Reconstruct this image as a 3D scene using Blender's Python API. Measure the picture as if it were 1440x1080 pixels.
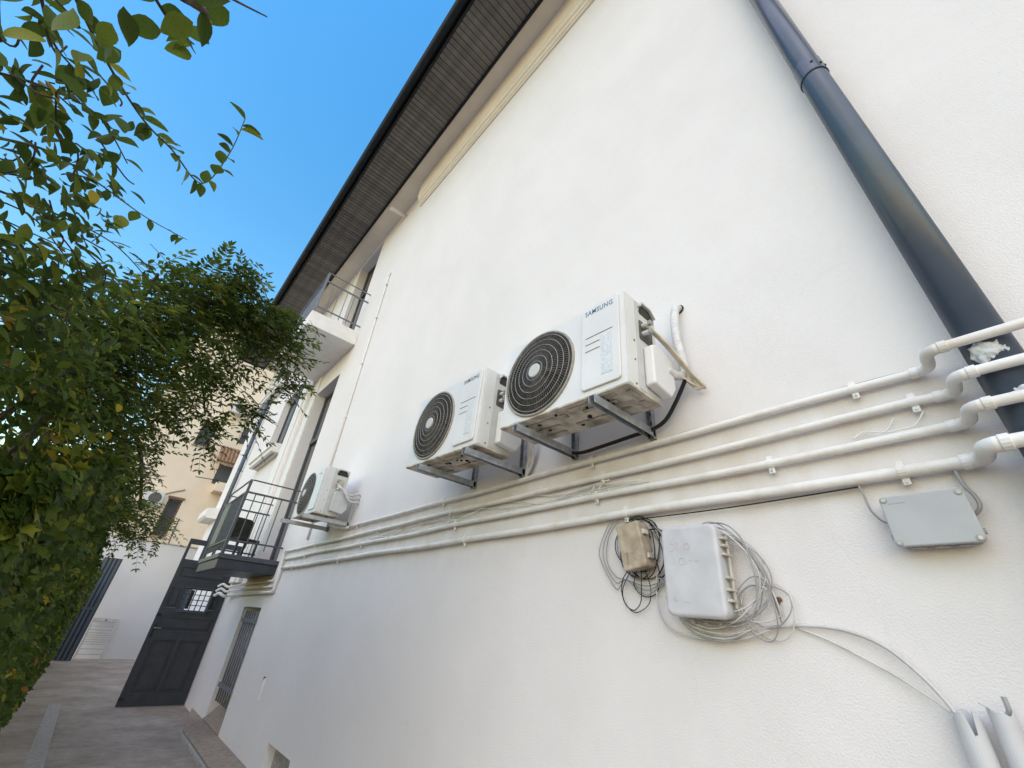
import bpy, bmesh, math, random
import numpy as np
from mathutils import Vector, Matrix, Quaternion, noise as mnoise

# ------------------------------------------------------------------ camera, sky, sun, exposure
for o in list(bpy.data.objects): bpy.data.objects.remove(o)
S = bpy.context.scene
COL = S.collection
R = math.radians
random.seed(7)
rng = np.random.default_rng(11)

cd = bpy.data.cameras.new('camera'); cam = bpy.data.objects.new('camera', cd); COL.objects.link(cam)
cd.sensor_width = 36.0; cd.lens = 14.474; cd.clip_start = 0.05; cd.clip_end = 2000
right = Vector((0.73809538, -0.67093123, 0.07117934))
up = Vector((-0.39247929, -0.34115147, 0.85415202))
back = Vector((-0.54879433, -0.65838208, -0.51512894))
m = Matrix((right, up, back)).transposed().to_4x4(); m.translation = (-2.0, 0.0, 1.56)
cam.matrix_world = m
S.camera = cam

SUN_EL, SUN_AZ = 44.0, 234.0          # azimuth clockwise from +Y (the direction of the alley)
w = bpy.data.worlds.new('World'); S.world = w; w.use_nodes = True
nt = w.node_tree; nt.nodes.clear()
sky = nt.nodes.new('ShaderNodeTexSky'); sky.sky_type = 'NISHITA'; sky.sun_disc = False
sky.sun_elevation = R(SUN_EL); sky.sun_rotation = R(SUN_AZ); sky.altitude = 100
sky.air_density = 2.0; sky.dust_density = 0.5; sky.ozone_density = 1.5
hs = nt.nodes.new('ShaderNodeHueSaturation'); hs.inputs['Saturation'].default_value = 1.5
bg = nt.nodes.new('ShaderNodeBackground'); bg.inputs[1].default_value = 0.15
wo = nt.nodes.new('ShaderNodeOutputWorld')
nt.links.new(sky.outputs[0], hs.inputs['Color']); nt.links.new(hs.outputs[0], bg.inputs[0]); nt.links.new(bg.outputs[0], wo.inputs[0])

sd = bpy.data.lights.new('sun', 'SUN'); sd.energy = 1.1; sd.angle = R(105); sd.color = (1.0, 0.68, 0.545)
sun = bpy.data.objects.new('sun', sd); COL.objects.link(sun)
to_sun = Vector((math.sin(R(SUN_AZ)) * math.cos(R(SUN_EL)), math.cos(R(SUN_AZ)) * math.cos(R(SUN_EL)), math.sin(R(SUN_EL))))
sun.rotation_euler = to_sun.to_track_quat('Z', 'Y').to_euler(); sun.location = (-6, -4, 14)
S.view_settings.view_transform = 'Standard'; S.view_settings.look = 'None'
S.view_settings.gamma = 1.0; S.view_settings.use_curve_mapping = False
S.view_settings.exposure = 0.88

# ------------------------------------------------------------------ helpers
def mat(name, c1, c2=None, scale=8.0, rough=0.6, metal=0.0, bump=0.0, bscale=60.0, detail=4, spec=0.4, lo=0.35, hi=0.65):
    M = bpy.data.materials.new(name); M.use_nodes = True
    n = M.node_tree.nodes; l = M.node_tree.links; b = n['Principled BSDF']
    b.inputs['Roughness'].default_value = rough; b.inputs['Metallic'].default_value = metal
    b.inputs['Specular IOR Level'].default_value = spec
    tc = n.new('ShaderNodeTexCoord')
    if c2 is None: c2 = tuple(v * 0.88 for v in c1)
    no = n.new('ShaderNodeTexNoise'); no.inputs['Scale'].default_value = scale; no.inputs['Detail'].default_value = detail
    rp = n.new('ShaderNodeValToRGB')
    rp.color_ramp.elements[0].position = lo; rp.color_ramp.elements[1].position = hi
    rp.color_ramp.elements[0].color = (*c2, 1); rp.color_ramp.elements[1].color = (*c1, 1)
    l.new(tc.outputs['Object'], no.inputs['Vector']); l.new(no.outputs['Fac'], rp.inputs['Fac'])
    l.new(rp.outputs['Color'], b.inputs['Base Color'])
    if bump:
        nb = n.new('ShaderNodeTexNoise'); nb.inputs['Scale'].default_value = bscale; nb.inputs['Detail'].default_value = 5
        bp = n.new('ShaderNodeBump'); bp.inputs['Distance'].default_value = bump; bp.inputs['Strength'].default_value = 0.8
        l.new(tc.outputs['Object'], nb.inputs['Vector']); l.new(nb.outputs['Fac'], bp.inputs['Height'])
        l.new(bp.outputs['Normal'], b.inputs['Normal'])
    return M

def mk(name, v, f, material, parent=None, smooth=False, bevel=0.0, bseg=2, loc=None):
    me = bpy.data.meshes.new(name); me.from_pydata([tuple(p) for p in v], [], f); me.update()
    if material: me.materials.append(material)
    if smooth:
        me.polygons.foreach_set('use_smooth', [True] * len(me.polygons))
    o = bpy.data.objects.new(name, me); COL.objects.link(o)
    if parent: o.parent = parent
    if loc is not None: o.location = loc
    if bevel:
        b = o.modifiers.new('bevel', 'BEVEL'); b.width = bevel; b.segments = bseg; b.limit_method = 'ANGLE'; b.angle_limit = R(50)
        b.harden_normals = False
    return o

def tag(o, label=None, cat=None, group=None, kind=None):
    if label: o['label'] = label
    if cat: o['category'] = cat
    if group: o['group'] = group
    if kind: o['kind'] = kind
    return o

def empty(name, loc=(0, 0, 0), parent=None):
    o = bpy.data.objects.new(name, None); o.location = loc; o.empty_display_size = 0.1; COL.objects.link(o)
    if parent: o.parent = parent
    return o

class MB:
    def __init__(s): s.v = []; s.f = []
    def add(s, v, f):
        k = len(s.v); s.v += [tuple(p) for p in v]; s.f += [tuple(i + k for i in q) for q in f]; return s
    def box(s, x0, x1, y0, y1, z0, z1):
        x0, x1 = sorted((x0, x1)); y0, y1 = sorted((y0, y1)); z0, z1 = sorted((z0, z1))
        return s.add([(x0, y0, z0), (x1, y0, z0), (x1, y1, z0), (x0, y1, z0), (x0, y0, z1), (x1, y0, z1), (x1, y1, z1), (x0, y1, z1)],
                     [(0, 3, 2, 1), (4, 5, 6, 7), (0, 1, 5, 4), (1, 2, 6, 5), (2, 3, 7, 6), (3, 0, 4, 7)])
    def bar(s, p, q, wd, ht=None, upv=(0, 0, 1)):
        p = Vector(p); q = Vector(q); d = (q - p).normalized(); ht = ht or wd
        u = d.cross(Vector(upv))
        if u.length < 1e-4: u = d.cross(Vector((1, 0, 0)))
        u.normalize(); n = u.cross(d)
        c = [p + u * a * wd / 2 + n * b * ht / 2 for a, b in ((-1, -1), (1, -1), (1, 1), (-1, 1))]
        e = [x + (q - p) for x in c]
        return s.add(c + e, [(0, 1, 2, 3)[::-1], (4, 5, 6, 7), (0, 1, 5, 4), (1, 2, 6, 5), (2, 3, 7, 6), (3, 0, 4, 7)])
    def tube(s, pts, r, n=10, cap=True):
        pts = [Vector(p) for p in pts]; N = len(pts)
        rs = r if isinstance(r, (list, tuple)) else [r] * N
        T = []
        for i in range(N):
            a = pts[max(i - 1, 0)]; b = pts[min(i + 1, N - 1)]; T.append((b - a).normalized())
        u = T[0].orthogonal().normalized(); V = []; F = []
        for i in range(N):
            u = (u - T[i] * u.dot(T[i])).normalized(); w_ = T[i].cross(u)
            for k in range(n):
                a = 2 * math.pi * k / n; V.append(pts[i] + (u * math.cos(a) + w_ * math.sin(a)) * rs[i])
        for i in range(N - 1):
            for k in range(n):
                F.append((i * n + k, i * n + (k + 1) % n, (i + 1) * n + (k + 1) % n, (i + 1) * n + k))
        if cap: F.append(tuple(range(n))[::-1]); F.append(tuple((N - 1) * n + k for k in range(n)))
        return s.add(V, F)
    def prism(s, prof, fn, a, b):
        n = len(prof); V = [fn(u, v, a) for u, v in prof] + [fn(u, v, b) for u, v in prof]
        F = [tuple(range(n))[::-1], tuple(range(n, 2 * n))] + [(i, (i + 1) % n, n + (i + 1) % n, n + i) for i in range(n)]
        return s.add(V, F)
    def build(s, name, material, parent=None, **k): return mk(name, s.v, s.f, material, parent, **k)

def smooth_path(pts, sub=6):
    P = [Vector(p) for p in pts]; out = []
    for i in range(len(P) - 1):
        p0 = P[max(i - 1, 0)]; p1 = P[i]; p2 = P[i + 1]; p3 = P[min(i + 2, len(P) - 1)]
        for k in range(sub):
            t = k / sub
            out.append(0.5 * ((2 * p1) + (p2 - p0) * t + (2 * p0 - 5 * p1 + 4 * p2 - p3) * t * t + (3 * p1 - p0 - 3 * p2 + p3) * t ** 3))
    out.append(P[-1]); return out

def corner_path(pts, r, seg=6):
    P = [Vector(p) for p in pts]; out = [P[0]]
    for i in range(1, len(P) - 1):
        a = (P[i - 1] - P[i]); b = (P[i + 1] - P[i]); rr = min(r, a.length * 0.49, b.length * 0.49)
        a = P[i] + a.normalized() * rr; b = P[i] + b.normalized() * rr
        for k in range(seg + 1):
            t = k / seg; out.append(a * (1 - t) ** 2 + P[i] * 2 * t * (1 - t) + b * t * t)
    out.append(P[-1]); return out

def plate(u0, u1, v0, v1, holes, d0, d1, fn):
    """solid plate with rectangular openings; fn(u, v, d) -> xyz; d0 is the outer face"""
    us = sorted({u0, u1, *[h[0] for h in holes], *[h[1] for h in holes]}); vs = sorted({v0, v1, *[h[2] for h in holes], *[h[3] for h in holes]})
    mb = MB(); idx = {}
    def vid(i, j, d):
        k = (i, j, d)
        if k not in idx: idx[k] = len(mb.v); mb.v.append(tuple(fn(us[i], vs[j], (d0, d1)[d])))
        return idx[k]
    nu, nv = len(us) - 1, len(vs) - 1
    def solid(i, j):
        if not (0 <= i < nu and 0 <= j < nv): return False
        cu = (us[i] + us[i + 1]) / 2; cv = (vs[j] + vs[j + 1]) / 2
        return not any(h[0] < cu < h[1] and h[2] < cv < h[3] for h in holes)
    for i in range(nu):
        for j in range(nv):
            if not solid(i, j): continue
            mb.f.append((vid(i, j, 0), vid(i, j + 1, 0), vid(i + 1, j + 1, 0), vid(i + 1, j, 0)))
            mb.f.append((vid(i, j, 1), vid(i + 1, j, 1), vid(i + 1, j + 1, 1), vid(i, j + 1, 1)))
            if not solid(i - 1, j): mb.f.append((vid(i, j, 0), vid(i, j, 1), vid(i, j + 1, 1), vid(i, j + 1, 0)))
            if not solid(i + 1, j): mb.f.append((vid(i + 1, j, 0), vid(i + 1, j + 1, 0), vid(i + 1, j + 1, 1), vid(i + 1, j, 1)))
            if not solid(i, j - 1): mb.f.append((vid(i, j, 0), vid(i + 1, j, 0), vid(i + 1, j, 1), vid(i, j, 1)))
            if not solid(i, j + 1): mb.f.append((vid(i, j + 1, 0), vid(i, j + 1, 1), vid(i + 1, j + 1, 1), vid(i + 1, j + 1, 0)))
    return mb

def fix_normals(o):
    bm = bmesh.new(); bm.from_mesh(o.data); bmesh.ops.recalc_face_normals(bm, faces=bm.faces); bm.to_mesh(o.data); bm.free(); return o

def rounded_rect(u0, u1, v0, v1, r, seg=5):
    out = []
    for cu, cv, a0 in ((u1 - r, v1 - r, 0), (u0 + r, v1 - r, 90), (u0 + r, v0 + r, 180), (u1 - r, v0 + r, 270)):
        for k in range(seg + 1):
            a = R(a0 + 90 * k / seg); out.append((cu + r * math.cos(a), cv + r * math.sin(a)))
    return out

def text_mesh(s, width, height, material, bold=0.008):
    cu = bpy.data.curves.new('lettering', 'FONT'); cu.body = s; cu.offset = bold; cu.extrude = 0.004; cu.space_character = 1.12; cu.resolution_u = 3
    o = bpy.data.objects.new('lettering', cu); COL.objects.link(o)
    bpy.context.view_layer.update()
    me = bpy.data.meshes.new_from_object(o.evaluated_get(bpy.context.evaluated_depsgraph_get()))
    bpy.data.objects.remove(o); bpy.data.curves.remove(cu)
    co = np.array([v.co[:] for v in me.vertices]); lo = co.min(0); hi = co.max(0); sc = (hi - lo)
    for v in me.vertices:
        v.co = ((v.co.x - lo[0]) / sc[0] * width, (v.co.y - lo[1]) / sc[1] * height, (v.co.z - lo[2]) / max(sc[2], 1e-6) * 0.0008)
    me.materials.clear(); me.materials.append(material); return me

# ------------------------------------------------------------------ materials
def plaster_material(name, base, dirt):
    M = bpy.data.materials.new(name); M.use_nodes = True
    n = M.node_tree.nodes; l = M.node_tree.links; b = n['Principled BSDF']
    b.inputs['Roughness'].default_value = 0.85; b.inputs['Specular IOR Level'].default_value = 0.2
    tc = n.new('ShaderNodeTexCoord')
    n1 = n.new('ShaderNodeTexNoise'); n1.inputs['Scale'].default_value = 0.8; n1.inputs['Detail'].default_value = 7; n1.inputs['Roughness'].default_value = 0.6
    r1 = n.new('ShaderNodeValToRGB'); r1.color_ramp.elements[0].position = 0.3; r1.color_ramp.elements[1].position = 0.62
    r1.color_ramp.elements[0].color = (*[v * 0.945 for v in base], 1); r1.color_ramp.elements[1].color = (*base, 1)
    l.new(tc.outputs['Object'], n1.inputs['Vector']); l.new(n1.outputs['Fac'], r1.inputs['Fac'])
    pv = n.new('ShaderNodeTexNoise'); pv.inputs['Scale'].default_value = 3.1; pv.inputs['Detail'].default_value = 10; pv.inputs['Roughness'].default_value = 0.7; l.new(tc.outputs['Object'], pv.inputs['Vector'])
    pr = n.new('ShaderNodeMapRange'); pr.inputs[1].default_value = 0.35; pr.inputs[2].default_value = 0.65; pr.inputs[3].default_value = 0.97; pr.inputs[4].default_value = 1.0; l.new(pv.outputs['Fac'], pr.inputs[0])
    ck = n.new('ShaderNodeTexVoronoi'); ck.feature = 'DISTANCE_TO_EDGE'; ck.inputs['Scale'].default_value = 0.7
    cw_ = n.new('ShaderNodeMix'); cw_.data_type = 'RGBA'; cw_.inputs['Factor'].default_value = 0.25; l.new(tc.outputs['Object'], cw_.inputs['A']); l.new(pv.outputs['Color'], cw_.inputs['B']); l.new(cw_.outputs['Result'], ck.inputs['Vector'])
    cm = n.new('ShaderNodeMapRange'); cm.inputs[1].default_value = 0.0; cm.inputs[2].default_value = 0.0016; cm.inputs[3].default_value = 0.0; cm.inputs[4].default_value = 1.0; l.new(ck.outputs['Distance'], cm.inputs[0])
    cn1 = n.new('ShaderNodeMath'); cn1.operation = 'GREATER_THAN'; cn1.inputs[1].default_value = 0.47; l.new(n1.outputs['Fac'], cn1.inputs[0])
    cmx = n.new('ShaderNodeMath'); cmx.operation = 'MAXIMUM'; l.new(cm.outputs[0], cmx.inputs[0]); l.new(cn1.outputs[0], cmx.inputs[1])
    cs = n.new('ShaderNodeMapRange'); cs.inputs[3].default_value = 0.94; cs.inputs[4].default_value = 1.0; l.new(cmx.outputs[0], cs.inputs[0])
    pm_ = n.new('ShaderNodeMath'); pm_.operation = 'MULTIPLY'; l.new(pr.outputs[0], pm_.inputs[0]); l.new(cs.outputs[0], pm_.inputs[1])
    pmx = n.new('ShaderNodeMix'); pmx.data_type = 'RGBA'; pmx.blend_type = 'MULTIPLY'; pmx.inputs['Factor'].default_value = 1.0; l.new(r1.outputs['Color'], pmx.inputs['A']); l.new(pm_.outputs[0], pmx.inputs['B'])
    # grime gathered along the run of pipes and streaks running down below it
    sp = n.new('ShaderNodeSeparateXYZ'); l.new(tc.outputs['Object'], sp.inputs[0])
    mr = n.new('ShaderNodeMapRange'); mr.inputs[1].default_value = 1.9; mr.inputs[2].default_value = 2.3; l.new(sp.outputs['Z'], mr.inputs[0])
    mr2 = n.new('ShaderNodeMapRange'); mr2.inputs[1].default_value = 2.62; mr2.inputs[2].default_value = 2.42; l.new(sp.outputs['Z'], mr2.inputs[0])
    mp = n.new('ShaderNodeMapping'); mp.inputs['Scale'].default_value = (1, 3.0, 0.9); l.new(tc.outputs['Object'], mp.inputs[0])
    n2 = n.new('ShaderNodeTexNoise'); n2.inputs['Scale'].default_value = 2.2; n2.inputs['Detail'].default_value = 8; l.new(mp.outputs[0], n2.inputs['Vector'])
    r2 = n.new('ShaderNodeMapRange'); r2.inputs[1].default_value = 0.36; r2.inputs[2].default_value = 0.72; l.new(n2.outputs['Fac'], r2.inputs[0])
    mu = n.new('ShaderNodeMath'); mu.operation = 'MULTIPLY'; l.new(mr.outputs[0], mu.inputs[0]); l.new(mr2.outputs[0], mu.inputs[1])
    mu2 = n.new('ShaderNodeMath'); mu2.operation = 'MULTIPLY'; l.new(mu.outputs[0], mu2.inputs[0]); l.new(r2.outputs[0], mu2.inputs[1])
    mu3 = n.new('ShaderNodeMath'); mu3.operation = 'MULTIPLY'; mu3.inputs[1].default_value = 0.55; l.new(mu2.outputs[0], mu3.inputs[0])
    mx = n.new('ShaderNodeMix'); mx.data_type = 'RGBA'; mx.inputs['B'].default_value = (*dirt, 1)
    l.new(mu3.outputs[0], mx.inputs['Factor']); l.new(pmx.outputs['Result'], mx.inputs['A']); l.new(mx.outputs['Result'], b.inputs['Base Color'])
    nb = n.new('ShaderNodeTexNoise'); nb.inputs['Scale'].default_value = 150; nb.inputs['Detail'].default_value = 4
    nb2 = n.new('ShaderNodeTexNoise'); nb2.inputs['Scale'].default_value = 9; nb2.inputs['Detail'].default_value = 3
    l.new(tc.outputs['Object'], nb.inputs['Vector']); l.new(tc.outputs['Object'], nb2.inputs['Vector'])
    b1 = n.new('ShaderNodeBump'); b1.inputs['Distance'].default_value = 0.0028; b1.inputs['Strength'].default_value = 0.85
    b2 = n.new('ShaderNodeBump'); b2.inputs['Distance'].default_value = 0.005; b2.inputs['Strength'].default_value = 0.35
    l.new(nb2.outputs['Fac'], b2.inputs['Height']); l.new(nb.outputs['Fac'], b1.inputs['Height']); l.new(b2.outputs['Normal'], b1.inputs['Normal'])
    l.new(b1.outputs['Normal'], b.inputs['Normal'])
    return M

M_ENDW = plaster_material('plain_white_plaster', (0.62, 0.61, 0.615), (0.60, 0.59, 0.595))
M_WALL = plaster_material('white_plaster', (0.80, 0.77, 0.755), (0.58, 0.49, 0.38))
M_TRIM = mat('cream_plaster', (0.82, 0.74, 0.63), (0.77, 0.69, 0.58), 3, 0.8, bump=0.001, bscale=80)
M_BEIGE = mat('beige_render', (0.80, 0.665, 0.51), (0.71, 0.58, 0.43), 0.7, 0.9, bump=0.004, bscale=25)
M_WHITE = mat('white_paint', (0.80, 0.79, 0.77), (0.74, 0.73, 0.70), 6, 0.6, bump=0.001, bscale=70)
M_PIPE = mat('painted_pipe', (0.81, 0.785, 0.75), (0.70, 0.65, 0.585), 9, 0.5, bump=0.003, bscale=38, detail=9, lo=0.30, hi=0.52)
M_SLATE = mat('slate_blue_paint', (0.060, 0.080, 0.115), (0.050, 0.067, 0.097), 5, 0.26, bump=0.0005, bscale=20, spec=0.5)
M_DOOR = mat('charcoal_paint', (0.042, 0.047, 0.058), (0.031, 0.035, 0.043), 7, 0.42, bump=0.0008, bscale=60)
M_RAIL = mat('grey_metal_paint', (0.075, 0.082, 0.096), (0.055, 0.06, 0.072), 10, 0.45)
M_RAILT = mat('pale_grey_metal', (0.20, 0.21, 0.24), (0.16, 0.17, 0.19), 10, 0.45)
M_SOFFIT = mat('dark_brown_board', (0.165, 0.146, 0.130), (0.120, 0.106, 0.095), 6, 0.6, bump=0.0006, bscale=30)
_n = M_SOFFIT.node_tree.nodes; _l = M_SOFFIT.node_tree.links; _b = _n['Principled BSDF']; _src = _b.inputs['Base Color'].links[0].from_socket
_oi = _n.new('ShaderNodeObjectInfo'); _hv = _n.new('ShaderNodeHueSaturation'); _mr = _n.new('ShaderNodeMapRange'); _mr.inputs[3].default_value = 0.78; _mr.inputs[4].default_value = 1.15
_l.new(_oi.outputs['Random'], _mr.inputs[0]); _l.new(_mr.outputs[0], _hv.inputs['Value']); _l.new(_src, _hv.inputs['Color']); _l.new(_hv.outputs[0], _b.inputs['Base Color'])
M_GUTTER = mat('black_gutter', (0.016, 0.017, 0.020), (0.010, 0.011, 0.013), 5, 0.5, spec=0.2)
M_ROOF = mat('dark_roof_tile', (0.07, 0.05, 0.045), (0.045, 0.035, 0.03), 4, 0.8, bump=0.01, bscale=12)
M_CONC = mat('worn_concrete', (0.36, 0.31, 0.26), (0.22, 0.185, 0.15), 1.3, 0.9, bump=0.01, bscale=14, detail=10, lo=0.3, hi=0.7)
M_STRIP = mat('grey_concrete_strip', (0.40, 0.38, 0.35), (0.28, 0.265, 0.245), 24, 0.9, bump=0.004, bscale=40, detail=8)
M_SILL = mat('brown_stone', (0.36, 0.29, 0.22), (0.26, 0.205, 0.155), 18, 0.85, bump=0.004, bscale=40, detail=8)
M_AC = mat('white_enamel', (0.78, 0.77, 0.75), (0.70, 0.69, 0.665), 3.5, 0.35, spec=0.45)
M_ACG = mat('grey_white_plastic', (0.62, 0.62, 0.60), (0.54, 0.54, 0.515), 8, 0.45)
M_ACD = mat('black_plastic', (0.018, 0.018, 0.018), (0.01, 0.01, 0.01), 20, 0.5)
M_RIB = mat('dusty_dark_rib', (0.125, 0.115, 0.102), (0.06, 0.055, 0.05), 40, 0.55)
M_RING = mat('pale_ring', (0.38, 0.35, 0.30), (0.28, 0.26, 0.22), 30, 0.5)
M_PAN = mat('grimy_base_pan', (0.66, 0.60, 0.50), (0.24, 0.195, 0.15), 9, 0.8, bump=0.002, bscale=40, detail=9, lo=0.3, hi=0.6)
M_PANR = mat('grimy_emboss', (0.58, 0.52, 0.43), (0.30, 0.25, 0.20), 14, 0.8, detail=8)
M_LOGO = mat('blue_print', (0.06, 0.15, 0.27), (0.09, 0.18, 0.30), 60, 0.5)
M_LOGO2 = mat('dark_blue_print', (0.045, 0.06, 0.10), (0.06, 0.075, 0.12), 60, 0.5)
M_LABEL = mat('silver_sticker', (0.72, 0.74, 0.75), (0.56, 0.58, 0.60), 160, 0.35, detail=2, lo=0.40, hi=0.55)
M_GALV = mat('galvanised_steel', (0.50, 0.52, 0.55), (0.30, 0.315, 0.34), 16, 0.45, metal=0.4, bump=0.0006, bscale=60, detail=7)
M_GALVL = mat('pale_painted_steel', (0.55, 0.55, 0.54), (0.45, 0.45, 0.44), 16, 0.5)
M_STEEL = mat('steel', (0.40, 0.40, 0.40), (0.25, 0.25, 0.25), 40, 0.35, metal=0.8)
M_BLACK = mat('black_rubber', (0.014, 0.014, 0.016), (0.009, 0.009, 0.010), 20, 0.5)
M_WRAP = mat('white_wrap_tape', (0.74, 0.73, 0.72), (0.60, 0.59, 0.57), 24, 0.5, bump=0.002, bscale=40)
M_CREAM = mat('cream_cable', (0.66, 0.58, 0.44), (0.50, 0.42, 0.30), 20, 0.5)
M_CABW = mat('white_cable', (0.68, 0.67, 0.65), (0.52, 0.50, 0.47), 12, 0.45)
M_CABG = mat('grey_cable', (0.38, 0.37, 0.36), (0.28, 0.27, 0.26), 12, 0.45)
M_BOXG = mat('grey_box_plastic', (0.62, 0.62, 0.64), (0.53, 0.53, 0.545), 9, 0.45, bump=0.0004, bscale=50, detail=6)
M_JBOX = mat('light_grey_plastic', (0.44, 0.45, 0.46), (0.40, 0.41, 0.42), 9, 0.4)
M_JBOXB = mat('aged_grey_plastic', (0.40, 0.395, 0.37), (0.33, 0.32, 0.30), 9, 0.5)
M_BOXC = mat('aged_cream_box', (0.52, 0.45, 0.34), (0.33, 0.26, 0.18), 16, 0.7, bump=0.0015, bscale=60, detail=9)
M_HINGE = mat('cream_hinge', (0.60, 0.56, 0.48), (0.48, 0.44, 0.37), 20, 0.6)
M_MARK = mat('faint_red_marker', (0.46, 0.36, 0.37), (0.54, 0.47, 0.48), 50, 0.6)
M_MARK2 = mat('faint_grey_marker', (0.44, 0.44, 0.46), (0.49, 0.49, 0.50), 50, 0.6)
M_CONDUIT = mat('grey_conduit', (0.62, 0.62, 0.63), (0.54, 0.54, 0.55), 10, 0.45)
M_FOAM = mat('white_foam', (0.66, 0.68, 0.68), (0.50, 0.52, 0.52), 60, 0.7, bump=0.006, bscale=70)
M_DARK = mat('dark_interior', (0.02, 0.02, 0.02), (0.012, 0.012, 0.012), 5, 0.9)
M_GLASSF = mat('dull_window_glass', (0.085, 0.085, 0.09), (0.06, 0.06, 0.065), 1.2, 0.5, spec=0.15)
M_GLASS = mat('window_glass', (0.085, 0.085, 0.085), (0.05, 0.052, 0.055), 1.2, 0.16, spec=0.4)
M_WOOD = mat('brown_window_frame', (0.20, 0.13, 0.085), (0.14, 0.09, 0.06), 12, 0.7)
M_TILE = mat('terracotta_tile', (0.36, 0.20, 0.11), (0.22, 0.14, 0.08), 9, 0.85)
M_RACK = mat('aged_white_paint', (0.42, 0.41, 0.385), (0.32, 0.31, 0.29), 20, 0.7)
M_BAR = mat('grey_bar_paint', (0.20, 0.21, 0.235), (0.15, 0.16, 0.18), 10, 0.5)
M_OLIVE = mat('dark_olive_fabric', (0.05, 0.047, 0.035), (0.03, 0.028, 0.022), 12, 0.85)
M_BARK = mat('vine_bark', (0.075, 0.055, 0.040), (0.035, 0.026, 0.020), 30, 0.9, bump=0.004, bscale=60)
M_GTWIG = mat('green_twig', (0.085, 0.085, 0.035), (0.055, 0.05, 0.025), 30, 0.7)

def leaf_material(name, c1, c2, trans=0.35):
    M = mat(name, c1, c2, 22, 0.55, spec=0.18)
    n = M.node_tree.nodes; l = M.node_tree.links; b = n['Principled BSDF']; out = n['Material Output']
    t = n.new('ShaderNodeBsdfTranslucent'); mx = n.new('ShaderNodeMixShader'); mx.inputs[0].default_value = trans
    src = b.inputs['Base Color'].links[0].from_socket
    hv = n.new('ShaderNodeHueSaturation'); hv.inputs['Value'].default_value = 1.5; hv.inputs['Hue'].default_value = 0.485
    l.new(src, hv.inputs['Color']); l.new(hv.outputs[0], t.inputs[0])
    l.new(b.outputs[0], mx.inputs[1]); l.new(t.outputs[0], mx.inputs[2]); l.new(mx.outputs[0], out.inputs[0])
    return M
LEAF = [leaf_material('leaf_deep_green', (0.045, 0.075, 0.012), (0.030, 0.055, 0.010)),
        leaf_material('leaf_green', (0.070, 0.110, 0.016), (0.050, 0.084, 0.013)),
        leaf_material('leaf_mid_green', (0.115, 0.155, 0.020), (0.085, 0.12, 0.017)),
        leaf_material('leaf_yellow_green', (0.21, 0.22, 0.022), (0.15, 0.17, 0.020)),
        leaf_material('leaf_yellow', (0.38, 0.28, 0.024), (0.26, 0.21, 0.024)),
        leaf_material('leaf_brown_orange', (0.36, 0.18, 0.03), (0.22, 0.11, 0.03))]

# ------------------------------------------------------------------ the setting
def ground_material():
    M = mat('worn_concrete_paving', (0.40, 0.34, 0.28), (0.255, 0.212, 0.172), 1.4, 0.9, bump=0.012, bscale=16, detail=11, lo=0.3, hi=0.7)
    n = M.node_tree.nodes; l = M.node_tree.links; b = n['Principled BSDF']; src = b.inputs['Base Color'].links[0].from_socket
    tc = n.new('ShaderNodeTexCoord'); mp = n.new('ShaderNodeMapping'); mp.inputs['Scale'].default_value = (1.2, 0.5, 1); l.new(tc.outputs['Object'], mp.inputs[0])
    wn = n.new('ShaderNodeTexNoise'); wn.inputs['Scale'].default_value = 1.5; wn.inputs['Detail'].default_value = 6; l.new(mp.outputs[0], wn.inputs['Vector'])
    mxv = n.new('ShaderNodeMix'); mxv.data_type = 'RGBA'; mxv.inputs['Factor'].default_value = 0.35; l.new(mp.outputs[0], mxv.inputs['A']); l.new(wn.outputs['Color'], mxv.inputs['B'])
    vo = n.new('ShaderNodeTexVoronoi'); vo.feature = 'DISTANCE_TO_EDGE'; vo.inputs['Scale'].default_value = 0.9; l.new(mxv.outputs['Result'], vo.inputs['Vector'])
    mr = n.new('ShaderNodeMapRange'); mr.inputs[1].default_value = 0.0; mr.inputs[2].default_value = 0.022; mr.inputs[3].default_value = 0.97; mr.inputs[4].default_value = 1.0; l.new(vo.outputs['Distance'], mr.inputs[0])
    n2 = n.new('ShaderNodeTexNoise'); n2.inputs['Scale'].default_value = 7; n2.inputs['Detail'].default_value = 12; n2.inputs['Roughness'].default_value = 0.75; l.new(tc.outputs['Object'], n2.inputs['Vector'])
    m2 = n.new('ShaderNodeMapRange'); m2.inputs[1].default_value = 0.3; m2.inputs[2].default_value = 0.7; m2.inputs[3].default_value = 0.72; m2.inputs[4].default_value = 1.22; l.new(n2.outputs['Fac'], m2.inputs[0])
    mu = n.new('ShaderNodeMath'); mu.operation = 'MULTIPLY'; l.new(mr.outputs[0], mu.inputs[0]); l.new(m2.outputs[0], mu.inputs[1])
    mc = n.new('ShaderNodeMix'); mc.data_type = 'RGBA'; mc.blend_type = 'MULTIPLY'; mc.inputs['Factor'].default_value = 1.0; l.new(src, mc.inputs['A']); l.new(mu.outputs[0], mc.inputs['B']); l.new(mc.outputs['Result'], b.inputs['Base Color'])
    return M
g = MB().add([(-300, -300, 0), (300, -300, 0), (300, 300, 0), (-300, 300, 0)], [(0, 1, 2, 3)]).build('ground', ground_material()); tag(g, kind='structure')
p = MB().box(-1.84, -1.68, -2, 11.4, -0.05, 0.008).build('drain_strip', M_STRIP, bevel=0.003); tag(p, kind='structure')
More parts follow.
